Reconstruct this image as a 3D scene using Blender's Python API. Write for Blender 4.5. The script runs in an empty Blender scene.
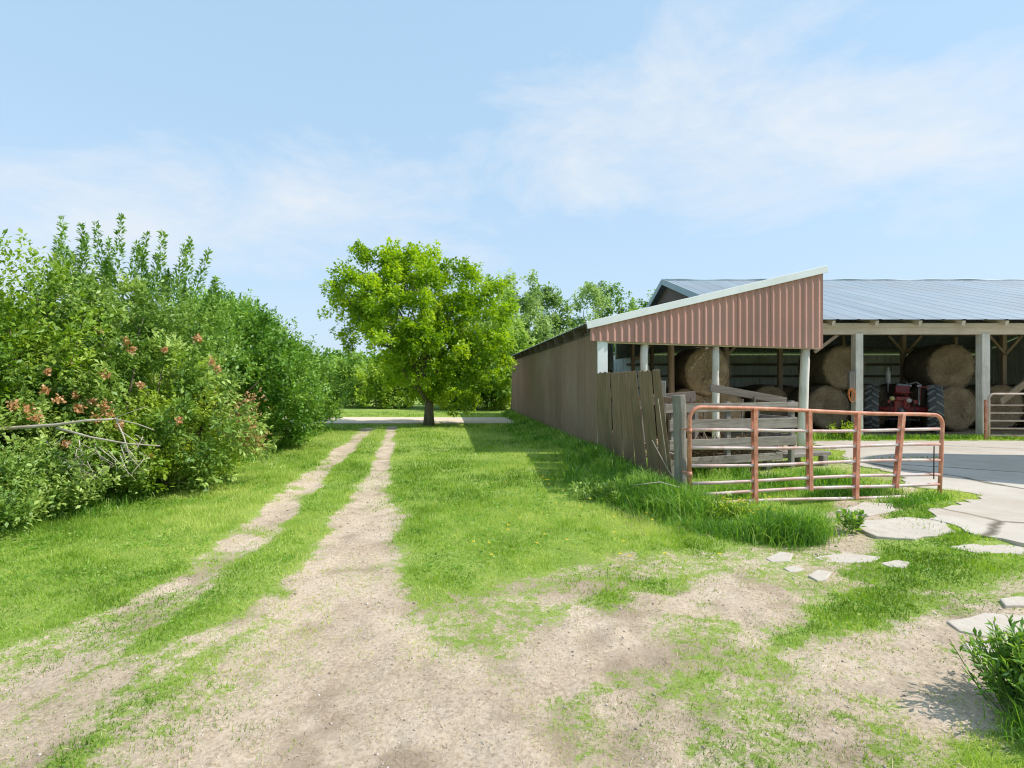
import bpy, math, random
import numpy as np
from mathutils import Vector, Matrix, Euler
random.seed(7)
RNG = np.random.default_rng(11)
S = bpy.context.scene
COL = S.collection
R = math.radians
F = 512.0            # focal length of the photograph in pixels
EYE = 1.6

def at(px, py, Y):                       # pixel + depth -> point in the place
    return Vector(((px-512)*Y/F, Y, EYE+(384-py)*Y/F))
def gp(px, py):                          # pixel -> point on the ground
    Y = EYE*F/(py-384.0)
    return ((px-512)*Y/F, Y)

# ------------------------------------------------------------------ noise
def _hash(ix, iy, seed):
    h = (ix.astype(np.int64)*374761393 + iy.astype(np.int64)*668265263 + seed*982451653) & 0x7fffffff
    h = ((h ^ (h >> 13))*1274126177) & 0x7fffffff
    return ((h ^ (h >> 16)) & 0xffff)/65535.0
def vnoise(x, y, seed=0):
    ix = np.floor(x); iy = np.floor(y); fx = x-ix; fy = y-iy
    fx = fx*fx*(3-2*fx); fy = fy*fy*(3-2*fy)
    a = _hash(ix, iy, seed); b = _hash(ix+1, iy, seed); c = _hash(ix, iy+1, seed); d = _hash(ix+1, iy+1, seed)
    return (a*(1-fx)+b*fx)*(1-fy)+(c*(1-fx)+d*fx)*fy
def fbm(x, y, seed=0, oct=4):
    s = 0; a = .5; t = 0
    for k in range(oct):
        s = s+a*vnoise(x*2**k, y*2**k, seed+k*17); t += a; a *= .5
    return s/t
def sstep(a, b, x):
    t = np.clip((x-a)/(b-a), 0, 1); return t*t*(3-2*t)

# ------------------------------------------------------------------ object helpers
def tag(o, label=None, cat=None, group=None, kind=None):
    if label: o['label'] = label
    if cat: o['category'] = cat
    if group: o['group'] = group
    if kind: o['kind'] = kind
    return o
def empty(name, loc, label, cat, group=None, rz=0):
    o = bpy.data.objects.new(name, None); COL.objects.link(o)
    o.empty_display_size = .2; o.location = loc; o.rotation_euler = (0, 0, rz)
    return tag(o, label, cat, group)
def link(name, me, mat, parent=None, smooth=False, bevel=0):
    o = bpy.data.objects.new(name, me); COL.objects.link(o)
    if mat is not None and not me.materials: me.materials.append(mat)
    if parent is not None: o.parent = parent
    if smooth:
        me.polygons.foreach_set('use_smooth', np.ones(len(me.polygons), bool))
    if bevel:
        b = o.modifiers.new('bevel', 'BEVEL'); b.width = bevel; b.segments = 2; b.limit_method = 'ANGLE'; b.angle_limit = R(40)
    return o
def fast_mesh(name, V, Fa, attrs=None):
    """V (n,3); Fa (m,k) faces of one size"""
    me = bpy.data.meshes.new(name)
    V = np.ascontiguousarray(V, dtype=np.float32); Fa = np.ascontiguousarray(Fa, dtype=np.int32)
    m, k = Fa.shape
    me.vertices.add(len(V)); me.vertices.foreach_set('co', V.ravel())
    me.loops.add(m*k); me.loops.foreach_set('vertex_index', Fa.ravel())
    me.polygons.add(m); me.polygons.foreach_set('loop_start', np.arange(0, m*k, k, dtype=np.int32))
    try: me.polygons.foreach_set('loop_total', np.full(m, k, dtype=np.int32))
    except Exception: pass
    for an, av in (attrs or {}).items():
        at_ = me.attributes.new(an, 'FLOAT', 'POINT'); at_.data.foreach_set('value', np.ascontiguousarray(av, dtype=np.float32))
    me.update(calc_edges=True)
    return me

class MB:
    """collects shapes and links them as one mesh"""
    def __init__(s): s.v = []; s.f = []
    def add(s, v, f):
        n = len(s.v); s.v += [tuple(p) for p in v]; s.f += [tuple(i+n for i in q) for q in f]
    def box(s, c, size, rot=None):
        x, y, z = [d/2 for d in size]
        p = [Vector((a*x, b*y, d*z)) for d in (-1, 1) for a, b in ((-1, -1), (1, -1), (1, 1), (-1, 1))]
        if rot is not None:
            m = rot if isinstance(rot, Matrix) else Euler(rot).to_matrix()
            p = [m @ q for q in p]
        c = Vector(c); s.add([q+c for q in p], [(3, 2, 1, 0), (4, 5, 6, 7), (0, 1, 5, 4), (1, 2, 6, 5), (2, 3, 7, 6), (3, 0, 4, 7)])
    def beam(s, a, b, w, h, up=(0, 0, 1), roll=0):
        """rectangular timber from a to b, w sideways, h along up"""
        a = Vector(a); b = Vector(b); d = (b-a); L = d.length; d.normalize()
        up = Vector(up); x = d.cross(up)
        if x.length < 1e-4: x = d.cross(Vector((0, 1, 0)))
        x.normalize(); u = x.cross(d)
        m = Matrix((x, d, u)).transposed()
        s.box((a+b)/2, (w, L, h), m)
    def tube(s, pts, r, n=10, cap=True):
        pts = [Vector(p) for p in pts]
        if not hasattr(r, '__len__'): r = [r]*len(pts)
        base = len(s.v); v = []; f = []
        d0 = (pts[1]-pts[0]).normalized()
        ref = Vector((0, 0, 1)) if abs(d0.z) < .9 else Vector((1, 0, 0))
        x = d0.cross(ref).normalized()
        for i, p in enumerate(pts):
            if i == 0: d = pts[1]-pts[0]
            elif i == len(pts)-1: d = pts[-1]-pts[-2]
            else: d = (pts[i+1]-pts[i]).normalized()+(pts[i]-pts[i-1]).normalized()
            d.normalize(); x = (x-d*x.dot(d)).normalized(); y = d.cross(x)
            for k in range(n):
                t = 2*math.pi*k/n; v.append(p+(x*math.cos(t)+y*math.sin(t))*r[i])
        for i in range(len(pts)-1):
            for k in range(n):
                k2 = (k+1) % n; f.append((i*n+k, i*n+k2, (i+1)*n+k2, (i+1)*n+k))
        if cap:
            f.append(tuple(range(n-1, -1, -1))); f.append(tuple((len(pts)-1)*n+k for k in range(n)))
        s.add(v, f)
    def lathe(s, prof, n=32, c=(0, 0, 0), m=None, closed=False):
        """prof = (radius, height) turned about z, then rotated by m"""
        v = []; f = []; c = Vector(c); P = len(prof)
        for k in range(n):
            t = 2*math.pi*k/n
            for (r, z) in prof:
                q = Vector((r*math.cos(t), r*math.sin(t), z)); v.append((m @ q if m else q)+c)
        for k in range(n):
            k2 = (k+1) % n
            for i in range(P if closed else P-1):
                j = (i+1) % P; f.append((k*P+i, k2*P+i, k2*P+j, k*P+j))
        s.add(v, f)
    def prism(s, poly, z0, z1):
        n = len(poly)
        v = [(p[0], p[1], z0) for p in poly]+[(p[0], p[1], z1) for p in poly]
        f = [tuple(range(n-1, -1, -1)), tuple(range(n, 2*n))]+[(i, (i+1) % n, n+(i+1) % n, n+i) for i in range(n)]
        s.add(v, f)
    def build(s, name, mat, parent=None, smooth=False, bevel=0):
        me = bpy.data.meshes.new(name); me.from_pydata(s.v, [], s.f); me.update()
        return link(name, me, mat, parent, smooth, bevel)

# ------------------------------------------------------------------ materials
def newmat(name):
    m = bpy.data.materials.new(name); m.use_nodes = True
    nt = m.node_tree
    for n in list(nt.nodes): nt.nodes.remove(n)
    return m, nt, nt.nodes, nt.links
def N(nodes, t, **kw):
    n = nodes.new(t)
    for k, v in kw.items():
        if k in n.inputs: n.inputs[k].default_value = v
        else: setattr(n, k, v)
    return n
def ramp(nodes, stops):
    r = nodes.new('ShaderNodeValToRGB'); e = r.color_ramp.elements
    while len(e) < len(stops): e.new(.5)
    for i, (p, c) in enumerate(stops):
        e[i].position = p; e[i].color = (*c, 1) if len(c) == 3 else c
    return r
def pmat(name, stops, scale=6, stretch=(1, 1, 1), rough=.8, bump=.3, bdist=.01, metallic=0, detail=7, fine=60, fine_amt=.25, spec=.3, coord='Object', grime=None, sheet=None):
    m, nt, nd, lk = newmat(name)
    out = N(nd, 'ShaderNodeOutputMaterial'); b = N(nd, 'ShaderNodeBsdfPrincipled')
    b.inputs['Roughness'].default_value = rough; b.inputs['Metallic'].default_value = metallic
    b.inputs['Specular IOR Level'].default_value = spec
    tc = N(nd, 'ShaderNodeTexCoord'); mp = N(nd, 'ShaderNodeMapping'); mp.inputs['Scale'].default_value = stretch
    lk.new(tc.outputs[coord], mp.inputs[0])
    n1 = N(nd, 'ShaderNodeTexNoise', Scale=scale, Detail=detail, Roughness=.65); lk.new(mp.outputs[0], n1.inputs['Vector'])
    n2 = N(nd, 'ShaderNodeTexNoise', Scale=fine, Detail=4.0, Roughness=.7); lk.new(mp.outputs[0], n2.inputs['Vector'])
    mx = N(nd, 'ShaderNodeMix', data_type='FLOAT'); mx.inputs[0].default_value = fine_amt
    lk.new(n1.outputs[0], mx.inputs[2]); lk.new(n2.outputs[0], mx.inputs[3])
    rp = ramp(nd, stops); lk.new(mx.outputs[0], rp.inputs[0])
    col = rp.outputs[0]
    if grime:                            # (colour, amount, scale) broad stains
        n3 = N(nd, 'ShaderNodeTexNoise', Scale=grime[2], Detail=5.0, Roughness=.6); lk.new(tc.outputs[coord], n3.inputs['Vector'])
        r3 = ramp(nd, [(.45, (0, 0, 0)), (.7, (1, 1, 1))]); lk.new(n3.outputs[0], r3.inputs[0])
        mu = N(nd, 'ShaderNodeMath', operation='MULTIPLY'); mu.inputs[1].default_value = grime[1]; lk.new(r3.outputs[0], mu.inputs[0])
        m3 = N(nd, 'ShaderNodeMix', data_type='RGBA'); lk.new(mu.outputs[0], m3.inputs[0]); lk.new(col, m3.inputs[6]); m3.inputs[7].default_value = (*grime[0], 1)
        col = m3.outputs[2]
    if sheet:                            # (axis, sheet width, amount): each metal sheet weathers a little differently, dark at the laps
        sx_ = N(nd, 'ShaderNodeSeparateXYZ'); lk.new(tc.outputs['Object'], sx_.inputs[0])
        dv = N(nd, 'ShaderNodeMath', operation='DIVIDE'); dv.inputs[1].default_value = sheet[1]; lk.new(sx_.outputs[sheet[0]], dv.inputs[0])
        fl_ = N(nd, 'ShaderNodeMath', operation='FLOOR'); lk.new(dv.outputs[0], fl_.inputs[0])
        wn = N(nd, 'ShaderNodeTexWhiteNoise', noise_dimensions='1D'); lk.new(fl_.outputs[0], wn.inputs['W'])
        ma_ = N(nd, 'ShaderNodeMath', operation='MULTIPLY_ADD'); lk.new(wn.outputs['Value'], ma_.inputs[0]); ma_.inputs[1].default_value = 2*sheet[2]; ma_.inputs[2].default_value = 1-sheet[2]
        fr_ = N(nd, 'ShaderNodeMath', operation='FRACT'); lk.new(dv.outputs[0], fr_.inputs[0])
        lp = N(nd, 'ShaderNodeMath', operation='GREATER_THAN'); lp.inputs[1].default_value = .018; lk.new(fr_.outputs[0], lp.inputs[0])
        l2 = N(nd, 'ShaderNodeMath', operation='MULTIPLY_ADD'); l2.inputs[1].default_value = .3; l2.inputs[2].default_value = .7; lk.new(lp.outputs[0], l2.inputs[0])
        mm_ = N(nd, 'ShaderNodeMath', operation='MULTIPLY'); lk.new(ma_.outputs[0], mm_.inputs[0]); lk.new(l2.outputs[0], mm_.inputs[1])
        hv = N(nd, 'ShaderNodeHueSaturation'); lk.new(mm_.outputs[0], hv.inputs['Value']); lk.new(col, hv.inputs['Color']); col = hv.outputs[0]
    lk.new(col, b.inputs['Base Color'])
    if bump:
        bp = N(nd, 'ShaderNodeBump', Strength=bump, Distance=bdist); lk.new(mx.outputs[0], bp.inputs['Height']); lk.new(bp.outputs[0], b.inputs['Normal'])
    lk.new(b.outputs[0], out.inputs[0])
    return m
def leafmat(name, stops, trans=.38, gloss=.05):
    m, nt, nd, lk = newmat(name)
    out = N(nd, 'ShaderNodeOutputMaterial'); a = N(nd, 'ShaderNodeAttribute', attribute_name='tint')
    rp = ramp(nd, stops); lk.new(a.outputs['Fac'], rp.inputs[0])
    d = N(nd, 'ShaderNodeBsdfDiffuse'); t = N(nd, 'ShaderNodeBsdfTranslucent'); g = N(nd, 'ShaderNodeBsdfGlossy', Roughness=.45)
    g.inputs['Color'].default_value = (.9, .95, 1, 1)
    hs = N(nd, 'ShaderNodeHueSaturation', Hue=.485, Saturation=1.1, Value=1.5); lk.new(rp.outputs[0], hs.inputs['Color'])
    lk.new(rp.outputs[0], d.inputs['Color']); lk.new(hs.outputs[0], t.inputs['Color'])
    m1 = N(nd, 'ShaderNodeMixShader'); m1.inputs[0].default_value = trans; lk.new(d.outputs[0], m1.inputs[1]); lk.new(t.outputs[0], m1.inputs[2])
    m2 = N(nd, 'ShaderNodeMixShader'); m2.inputs[0].default_value = gloss; lk.new(m1.outputs[0], m2.inputs[1]); lk.new(g.outputs[0], m2.inputs[2])
    lk.new(m2.outputs[0], out.inputs[0])
    return m

def gl(d, m, l): return [(0, d), (.5, m), (1, l)]
M = {}
M['gable_metal'] = pmat('gable_metal', [(.3, (.47, .235, .185)), (.7, (.57, .305, .245))], scale=1.2, stretch=(1, 1, .35), rough=.55, bump=.05, fine=25, grime=((.40, .25, .21), .55, .9), sheet=(0, .86, .06))
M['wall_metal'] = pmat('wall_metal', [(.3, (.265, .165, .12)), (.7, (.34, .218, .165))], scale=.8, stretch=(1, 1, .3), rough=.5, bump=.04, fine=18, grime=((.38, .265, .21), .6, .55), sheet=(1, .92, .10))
M['fence_metal'] = pmat('fence_metal', [(.3, (.17, .10, .06)), (.5, (.275, .175, .11)), (.72, (.40, .285, .20))], scale=5, stretch=(4, 4, .25), rough=.65, bump=.1, fine=30, grime=((.12, .10, .06), .6, 1.5))
M['white_trim'] = pmat('white_trim', [(.3, (.86, .86, .85)), (.7, (.92, .92, .91))], scale=2, rough=.45, bump=.03, grime=((.6, .58, .55), .3, 1.2))
M['roof_metal'] = pmat('roof_metal', [(.3, (.25, .30, .34)), (.7, (.325, .375, .41))], scale=.5, stretch=(2, .4, 1), rough=.5, metallic=.35, bump=.03, fine=8, grime=((.26, .26, .26), .5, .35), sheet=(0, .915, .06))
M['blue_trim'] = pmat('blue_trim', [(.3, (.30, .38, .42)), (.7, (.38, .46, .50))], scale=2, rough=.5, bump=.03)
M['old_board'] = pmat('old_board', [(.3, (.10, .075, .06)), (.55, (.17, .13, .11)), (.75, (.25, .20, .17))], scale=3, stretch=(5, 5, .3), rough=.85, bump=.3, fine=24)
M['wood_beam'] = pmat('wood_beam', [(.3, (.58, .48, .375)), (.55, (.76, .655, .53)), (.75, (.85, .76, .64))], scale=4, stretch=(.25, 5, 5), rough=.85, bump=.25, fine=30, grime=((.40, .32, .24), .5, .8))
M['wood_grey_x'] = pmat('wood_grey_x', [(.28, (.07, .055, .045)), (.45, (.215, .185, .155)), (.7, (.42, .385, .345))], scale=4, stretch=(.3, 4, 7), rough=.9, bump=.4, fine=26, fine_amt=.4, grime=((.12, .10, .08), .55, 2.5))
M['wood_grey_z'] = pmat('wood_grey_z', [(.28, (.10, .085, .07)), (.48, (.235, .21, .18)), (.7, (.38, .35, .31))], scale=4, stretch=(6, 6, .3), rough=.9, bump=.45, fine=26, fine_amt=.4, grime=((.16, .14, .11), .5, 2.5))
M['post_white'] = pmat('post_white', [(.3, (.58, .52, .44)), (.55, (.80, .755, .68)), (.75, (.88, .84, .77))], scale=4, stretch=(5, 5, .35), rough=.8, bump=.25, fine=30, grime=((.34, .30, .25), .5, 1.4))
M['dark_plank'] = pmat('dark_plank', [(.3, (.08, .065, .05)), (.55, (.17, .145, .12)), (.75, (.27, .24, .205))], scale=4, stretch=(.3, 4, 7), rough=.9, bump=.4, fine=26, fine_amt=.4)
M['post_tan'] = pmat('post_tan', [(.3, (.27, .19, .13)), (.7, (.46, .35, .26))], scale=4, stretch=(5, 5, .35), rough=.85, bump=.25, fine=30)
M['rafter_wood'] = pmat('rafter_wood', [(.3, (.10, .08, .065)), (.7, (.20, .16, .13))], scale=5, stretch=(2, 2, 2), rough=.85, bump=.2)
M['inner_metal'] = pmat('inner_metal', [(.3, (.52, .58, .59)), (.7, (.66, .69, .69))], scale=1.2, rough=.6, bump=.04, fine=14, grime=((.36, .34, .30), .4, .8), sheet=(0, .92, .08))
M['gate_red'] = pmat('gate_red', [(.3, (.44, .13, .075)), (.5, (.66, .275, .175)), (.72, (.80, .44, .32))], scale=5, rough=.55, bump=.08, fine=40, grime=((.26, .10, .05), .75, 4))
M['gate_rail'] = pmat('gate_rail', [(.3, (.40, .22, .18)), (.48, (.60, .47, .44)), (.7, (.70, .64, .62))], scale=4, stretch=(1, 1, 1), rough=.5, bump=.06, fine=30, grime=((.52, .22, .15), .75, 2.2))
M['gate_pale'] = pmat('gate_pale', [(.3, (.48, .35, .27)), (.55, (.62, .52, .44)), (.75, (.70, .66, .60))], scale=4, rough=.55, bump=.06, grime=((.45, .20, .13), .6, 2.5))
M['rubber'] = pmat('rubber', [(.3, (.05, .055, .06)), (.7, (.13, .14, .145))], scale=8, rough=.75, bump=.15, grime=((.10, .095, .085), .5, 4))
M['highlight_rubber'] = pmat('highlight_rubber', [(.3, (.15, .15, .145)), (.7, (.27, .27, .26))], scale=8, rough=.8, bump=.1)  # lighter rubber that paints highlights onto the tread lugs
M['tractor_red'] = pmat('tractor_red', [(.3, (.22, .028, .028)), (.7, (.40, .06, .055))], scale=5, rough=.4, bump=.05, grime=((.14, .07, .055), .7, 6))
M['dark_iron'] = pmat('dark_iron', [(.3, (.02, .018, .018)), (.7, (.07, .06, .055))], scale=8, rough=.6, bump=.1, metallic=.3)
M['grey_iron'] = pmat('grey_iron', [(.3, (.25, .25, .26)), (.7, (.42, .42, .43))], scale=6, rough=.5, bump=.08, metallic=.4)
M['pale_paint'] = pmat('pale_paint', [(.3, (.60, .60, .58)), (.7, (.78, .78, .76))], scale=6, rough=.5, bump=.05, grime=((.4, .35, .3), .4, 5))
M['yellow_lens'] = pmat('yellow_lens', [(.3, (.55, .48, .18)), (.7, (.75, .68, .3))], scale=9, rough=.3, bump=.02)
M['orange_rope'] = pmat('orange_rope', [(.3, (.60, .18, .05)), (.7, (.75, .28, .10))], scale=30, rough=.8, bump=.2)
M['bark'] = pmat('bark', [(.3, (.09, .07, .05)), (.55, (.22, .175, .135)), (.75, (.34, .28, .225))], scale=7, stretch=(2.5, 2.5, .5), rough=.95, bump=.8, bdist=.03, fine=25)
M['pale_bark'] = pmat('pale_bark', [(.3, (.16, .15, .13)), (.5, (.36, .35, .33)), (.75, (.52, .51, .48))], scale=6, stretch=(1, 1, 2), rough=.9, bump=.3)
M['dead_wood'] = pmat('dead_wood', [(.3, (.34, .27, .21)), (.55, (.54, .46, .385)), (.75, (.68, .60, .52))], scale=9, rough=.9, bump=.4)
M['brown_leaf'] = leafmat('brown_leaf', [(0, (.36, .19, .08)), (.5, (.56, .34, .16)), (1, (.70, .49, .28))], trans=.25, gloss=.01)
M['orange_fruit'] = leafmat('orange_fruit', gl((.42, .20, .08), (.62, .36, .17), (.74, .52, .30)), trans=.3, gloss=.01)
M['slab'] = pmat('slab', [(.28, (.36, .30, .235)), (.5, (.54, .47, .39)), (.75, (.66, .59, .51))], scale=3, rough=.9, bump=.4, bdist=.008, fine=55, fine_amt=.4, grime=((.36, .32, .26), .6, 2.0))

def hay_material():
    m, nt, nd, lk = newmat('hay')
    out = N(nd, 'ShaderNodeOutputMaterial'); b = N(nd, 'ShaderNodeBsdfPrincipled', Roughness=.95); b.inputs['Specular IOR Level'].default_value = .1
    tc = N(nd, 'ShaderNodeTexCoord'); sp = N(nd, 'ShaderNodeSeparateXYZ'); lk.new(tc.outputs['Object'], sp.inputs[0])
    # polar coordinates about the bale axis (local y)
    cm = N(nd, 'ShaderNodeCombineXYZ'); lk.new(sp.outputs[0], cm.inputs[0]); lk.new(sp.outputs[2], cm.inputs[1])
    ln = N(nd, 'ShaderNodeVectorMath', operation='LENGTH'); lk.new(cm.outputs[0], ln.inputs[0])
    an = N(nd, 'ShaderNodeMath', operation='ARCTAN2'); lk.new(sp.outputs[2], an.inputs[0]); lk.new(sp.outputs[0], an.inputs[1])
    pc = N(nd, 'ShaderNodeCombineXYZ')
    mr = N(nd, 'ShaderNodeMath', operation='MULTIPLY'); mr.inputs[1].default_value = 26; lk.new(ln.outputs['Value'], mr.inputs[0])
    ma = N(nd, 'ShaderNodeMath', operation='MULTIPLY'); ma.inputs[1].default_value = 2.2; lk.new(an.outputs[0], ma.inputs[0])
    my = N(nd, 'ShaderNodeMath', operation='MULTIPLY'); my.inputs[1].default_value = 14; lk.new(sp.outputs[1], my.inputs[0])
    lk.new(mr.outputs[0], pc.inputs[0]); lk.new(ma.outputs[0], pc.inputs[1]); lk.new(my.outputs[0], pc.inputs[2])
    n1 = N(nd, 'ShaderNodeTexNoise', Scale=1.0, Detail=6.0, Roughness=.7); lk.new(pc.outputs[0], n1.inputs['Vector'])
    n2 = N(nd, 'ShaderNodeTexNoise', Scale=3.0, Detail=5.0); lk.new(tc.outputs['Object'], n2.inputs['Vector'])
    mx = N(nd, 'ShaderNodeMix', data_type='FLOAT'); mx.inputs[0].default_value = .35; lk.new(n1.outputs[0], mx.inputs[2]); lk.new(n2.outputs[0], mx.inputs[3])
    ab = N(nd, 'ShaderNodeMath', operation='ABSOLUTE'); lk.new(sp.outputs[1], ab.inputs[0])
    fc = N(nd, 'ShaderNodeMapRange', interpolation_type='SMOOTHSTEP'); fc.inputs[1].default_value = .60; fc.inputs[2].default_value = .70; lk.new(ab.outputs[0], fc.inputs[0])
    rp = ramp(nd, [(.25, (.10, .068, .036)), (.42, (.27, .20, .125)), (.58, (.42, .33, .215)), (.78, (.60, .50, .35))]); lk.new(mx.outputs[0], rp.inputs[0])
    ms = N(nd, 'ShaderNodeMix', data_type='RGBA', blend_type='MULTIPLY'); ms.inputs[0].default_value = 1.0; lk.new(rp.outputs[0], ms.inputs[6]); ms.inputs[7].default_value = (.42, .47, .50, 1)  # bale sides darker and greener: weathered wrap, with its shade put into the colour
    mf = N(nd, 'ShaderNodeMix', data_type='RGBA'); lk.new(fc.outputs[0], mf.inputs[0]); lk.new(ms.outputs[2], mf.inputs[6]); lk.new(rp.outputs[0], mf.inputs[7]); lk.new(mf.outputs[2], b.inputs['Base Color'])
    bp = N(nd, 'ShaderNodeBump', Strength=.9, Distance=.03); lk.new(mx.outputs[0], bp.inputs['Height']); lk.new(bp.outputs[0], b.inputs['Normal'])
    lk.new(b.outputs[0], out.inputs[0]); return m
M['hay'] = hay_material()

def concrete_material():
    m, nt, nd, lk = newmat('concrete')
    out = N(nd, 'ShaderNodeOutputMaterial'); b = N(nd, 'ShaderNodeBsdfPrincipled', Roughness=.9); b.inputs['Specular IOR Level'].default_value = .2
    tc = N(nd, 'ShaderNodeTexCoord')
    n1 = N(nd, 'ShaderNodeTexNoise', Scale=.7, Detail=8.0, Roughness=.65); lk.new(tc.outputs['Object'], n1.inputs['Vector'])
    n2 = N(nd, 'ShaderNodeTexNoise', Scale=45.0, Detail=4.0, Roughness=.7); lk.new(tc.outputs['Object'], n2.inputs['Vector'])
    mx = N(nd, 'ShaderNodeMix', data_type='FLOAT'); mx.inputs[0].default_value = .3; lk.new(n1.outputs[0], mx.inputs[2]); lk.new(n2.outputs[0], mx.inputs[3])
    rp = ramp(nd, [(.3, (.39, .325, .255)), (.5, (.505, .445, .37)), (.7, (.585, .525, .45))]); lk.new(mx.outputs[0], rp.inputs[0])
    # cracks
    wv = N(nd, 'ShaderNodeTexNoise', Scale=1.2, Detail=5.0); lk.new(tc.outputs['Object'], wv.inputs['Vector'])
    wm = N(nd, 'ShaderNodeMix', data_type='VECTOR'); wm.inputs[0].default_value = .28; lk.new(tc.outputs['Object'], wm.inputs[4]); lk.new(wv.outputs['Color'], wm.inputs[5])
    vo = N(nd, 'ShaderNodeTexVoronoi', feature='DISTANCE_TO_EDGE', Scale=.42); lk.new(wm.outputs[1], vo.inputs['Vector'])
    cr = ramp(nd, [(0.0, (1, 1, 1)), (.006, (.8, .8, .8)), (.016, (0, 0, 0))]); lk.new(vo.outputs['Distance'], cr.inputs[0])
    m2 = N(nd, 'ShaderNodeMix', data_type='RGBA'); lk.new(cr.outputs[0], m2.inputs[0]); lk.new(rp.outputs[0], m2.inputs[6]); m2.inputs[7].default_value = (.14, .12, .085, 1)
    # dirt washed over it
    n4 = N(nd, 'ShaderNodeTexNoise', Scale=.9, Detail=7.0, Roughness=.7, Distortion=.6); lk.new(tc.outputs['Object'], n4.inputs['Vector'])
    r4 = ramp(nd, [(.5, (0, 0, 0)), (.7, (.75, .75, .75))]); lk.new(n4.outputs[0], r4.inputs[0])
    m3 = N(nd, 'ShaderNodeMix', data_type='RGBA'); lk.new(r4.outputs[0], m3.inputs[0]); lk.new(m2.outputs[2], m3.inputs[6]); m3.inputs[7].default_value = (.43, .355, .275, 1)
    lk.new(m3.outputs[2], b.inputs['Base Color'])
    bp = N(nd, 'ShaderNodeBump', Strength=.35, Distance=.01); lk.new(mx.outputs[0], bp.inputs['Height']); lk.new(bp.outputs[0], b.inputs['Normal'])
    lk.new(b.outputs[0], out.inputs[0]); return m
M['concrete'] = concrete_material()
M['gravel_road'] = pmat('gravel_road', [(.3, (.60, .47, .35)), (.7, (.74, .61, .48))], scale=2, rough=.95, bump=.4, fine=40, fine_amt=.4)

def ground_material():
    m, nt, nd, lk = newmat('ground')
    out = N(nd, 'ShaderNodeOutputMaterial'); b = N(nd, 'ShaderNodeBsdfPrincipled', Roughness=.97); b.inputs['Specular IOR Level'].default_value = .1
    tc = N(nd, 'ShaderNodeTexCoord'); P = tc.outputs['Object']
    def noise(sc, det=6.0, ro=.65, dist=0.0):
        n = N(nd, 'ShaderNodeTexNoise', Scale=sc, Detail=det, Roughness=ro, Distortion=dist); lk.new(P, n.inputs['Vector']); return n.outputs[0]
    # dirt
    dn = N(nd, 'ShaderNodeMix', data_type='FLOAT'); dn.inputs[0].default_value = .5; lk.new(noise(1.6), dn.inputs[2]); lk.new(noise(38, 5.0, .75), dn.inputs[3])
    dirt = ramp(nd, [(.28, (.21, .145, .09)), (.41, (.45, .35, .25)), (.53, (.585, .465, .345)), (.7, (.71, .595, .46))]); lk.new(dn.outputs[0], dirt.inputs[0])
    # small stones as colour specks
    vo = N(nd, 'ShaderNodeTexVoronoi', Scale=70.0); lk.new(P, vo.inputs['Vector'])
    vr = ramp(nd, [(0, (.55, .52, .5)), (.5, (1, 1, 1)), (1, (1.25, 1.22, 1.18))]); lk.new(vo.outputs['Color'], vr.inputs[0])
    mm = N(nd, 'ShaderNodeMix', data_type='RGBA', blend_type='MULTIPLY'); mm.inputs[0].default_value = .5; lk.new(dirt.outputs[0], mm.inputs[6]); lk.new(vr.outputs[0], mm.inputs[7])
    # darker damp / trampled soil
    da = N(nd, 'ShaderNodeAttribute', attribute_name='damp')
    md = N(nd, 'ShaderNodeMix', data_type='RGBA'); lk.new(da.outputs['Fac'], md.inputs[0]); lk.new(mm.outputs[2], md.inputs[6]); md.inputs[7].default_value = (.30, .225, .155, 1)
    # turf
    gn = N(nd, 'ShaderNodeMix', data_type='FLOAT'); gn.inputs[0].default_value = .55; lk.new(noise(.8), gn.inputs[2]); lk.new(noise(26, 6.0, .8), gn.inputs[3])
    turf = ramp(nd, [(.3, (.11, .18, .03)), (.5, (.25, .34, .065)), (.7, (.43, .47, .16))]); lk.new(gn.outputs[0], turf.inputs[0])
    ga = N(nd, 'ShaderNodeAttribute', attribute_name='grass')
    ad = N(nd, 'ShaderNodeMath', operation='ADD'); lk.new(ga.outputs['Fac'], ad.inputs[0])
    s1 = N(nd, 'ShaderNodeMath', operation='MULTIPLY_ADD'); lk.new(noise(13, 9.0, .85, .4), s1.inputs[0]); s1.inputs[1].default_value = 2.2; s1.inputs[2].default_value = -1.1
    lk.new(s1.outputs[0], ad.inputs[1])
    fr = ramp(nd, [(.44, (0, 0, 0)), (.62, (1, 1, 1))]); lk.new(ad.outputs[0], fr.inputs[0])
    mg = N(nd, 'ShaderNodeMix', data_type='RGBA'); lk.new(fr.outputs[0], mg.inputs[0]); lk.new(md.outputs[2], mg.inputs[6]); lk.new(turf.outputs[0], mg.inputs[7])
    lk.new(mg.outputs[2], b.inputs['Base Color'])
    bp = N(nd, 'ShaderNodeBump', Strength=.8, Distance=.018); lk.new(noise(30, 8.0, .8), bp.inputs['Height']); lk.new(bp.outputs[0], b.inputs['Normal'])
    lk.new(b.outputs[0], out.inputs[0]); return m
M['ground'] = ground_material()

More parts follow.
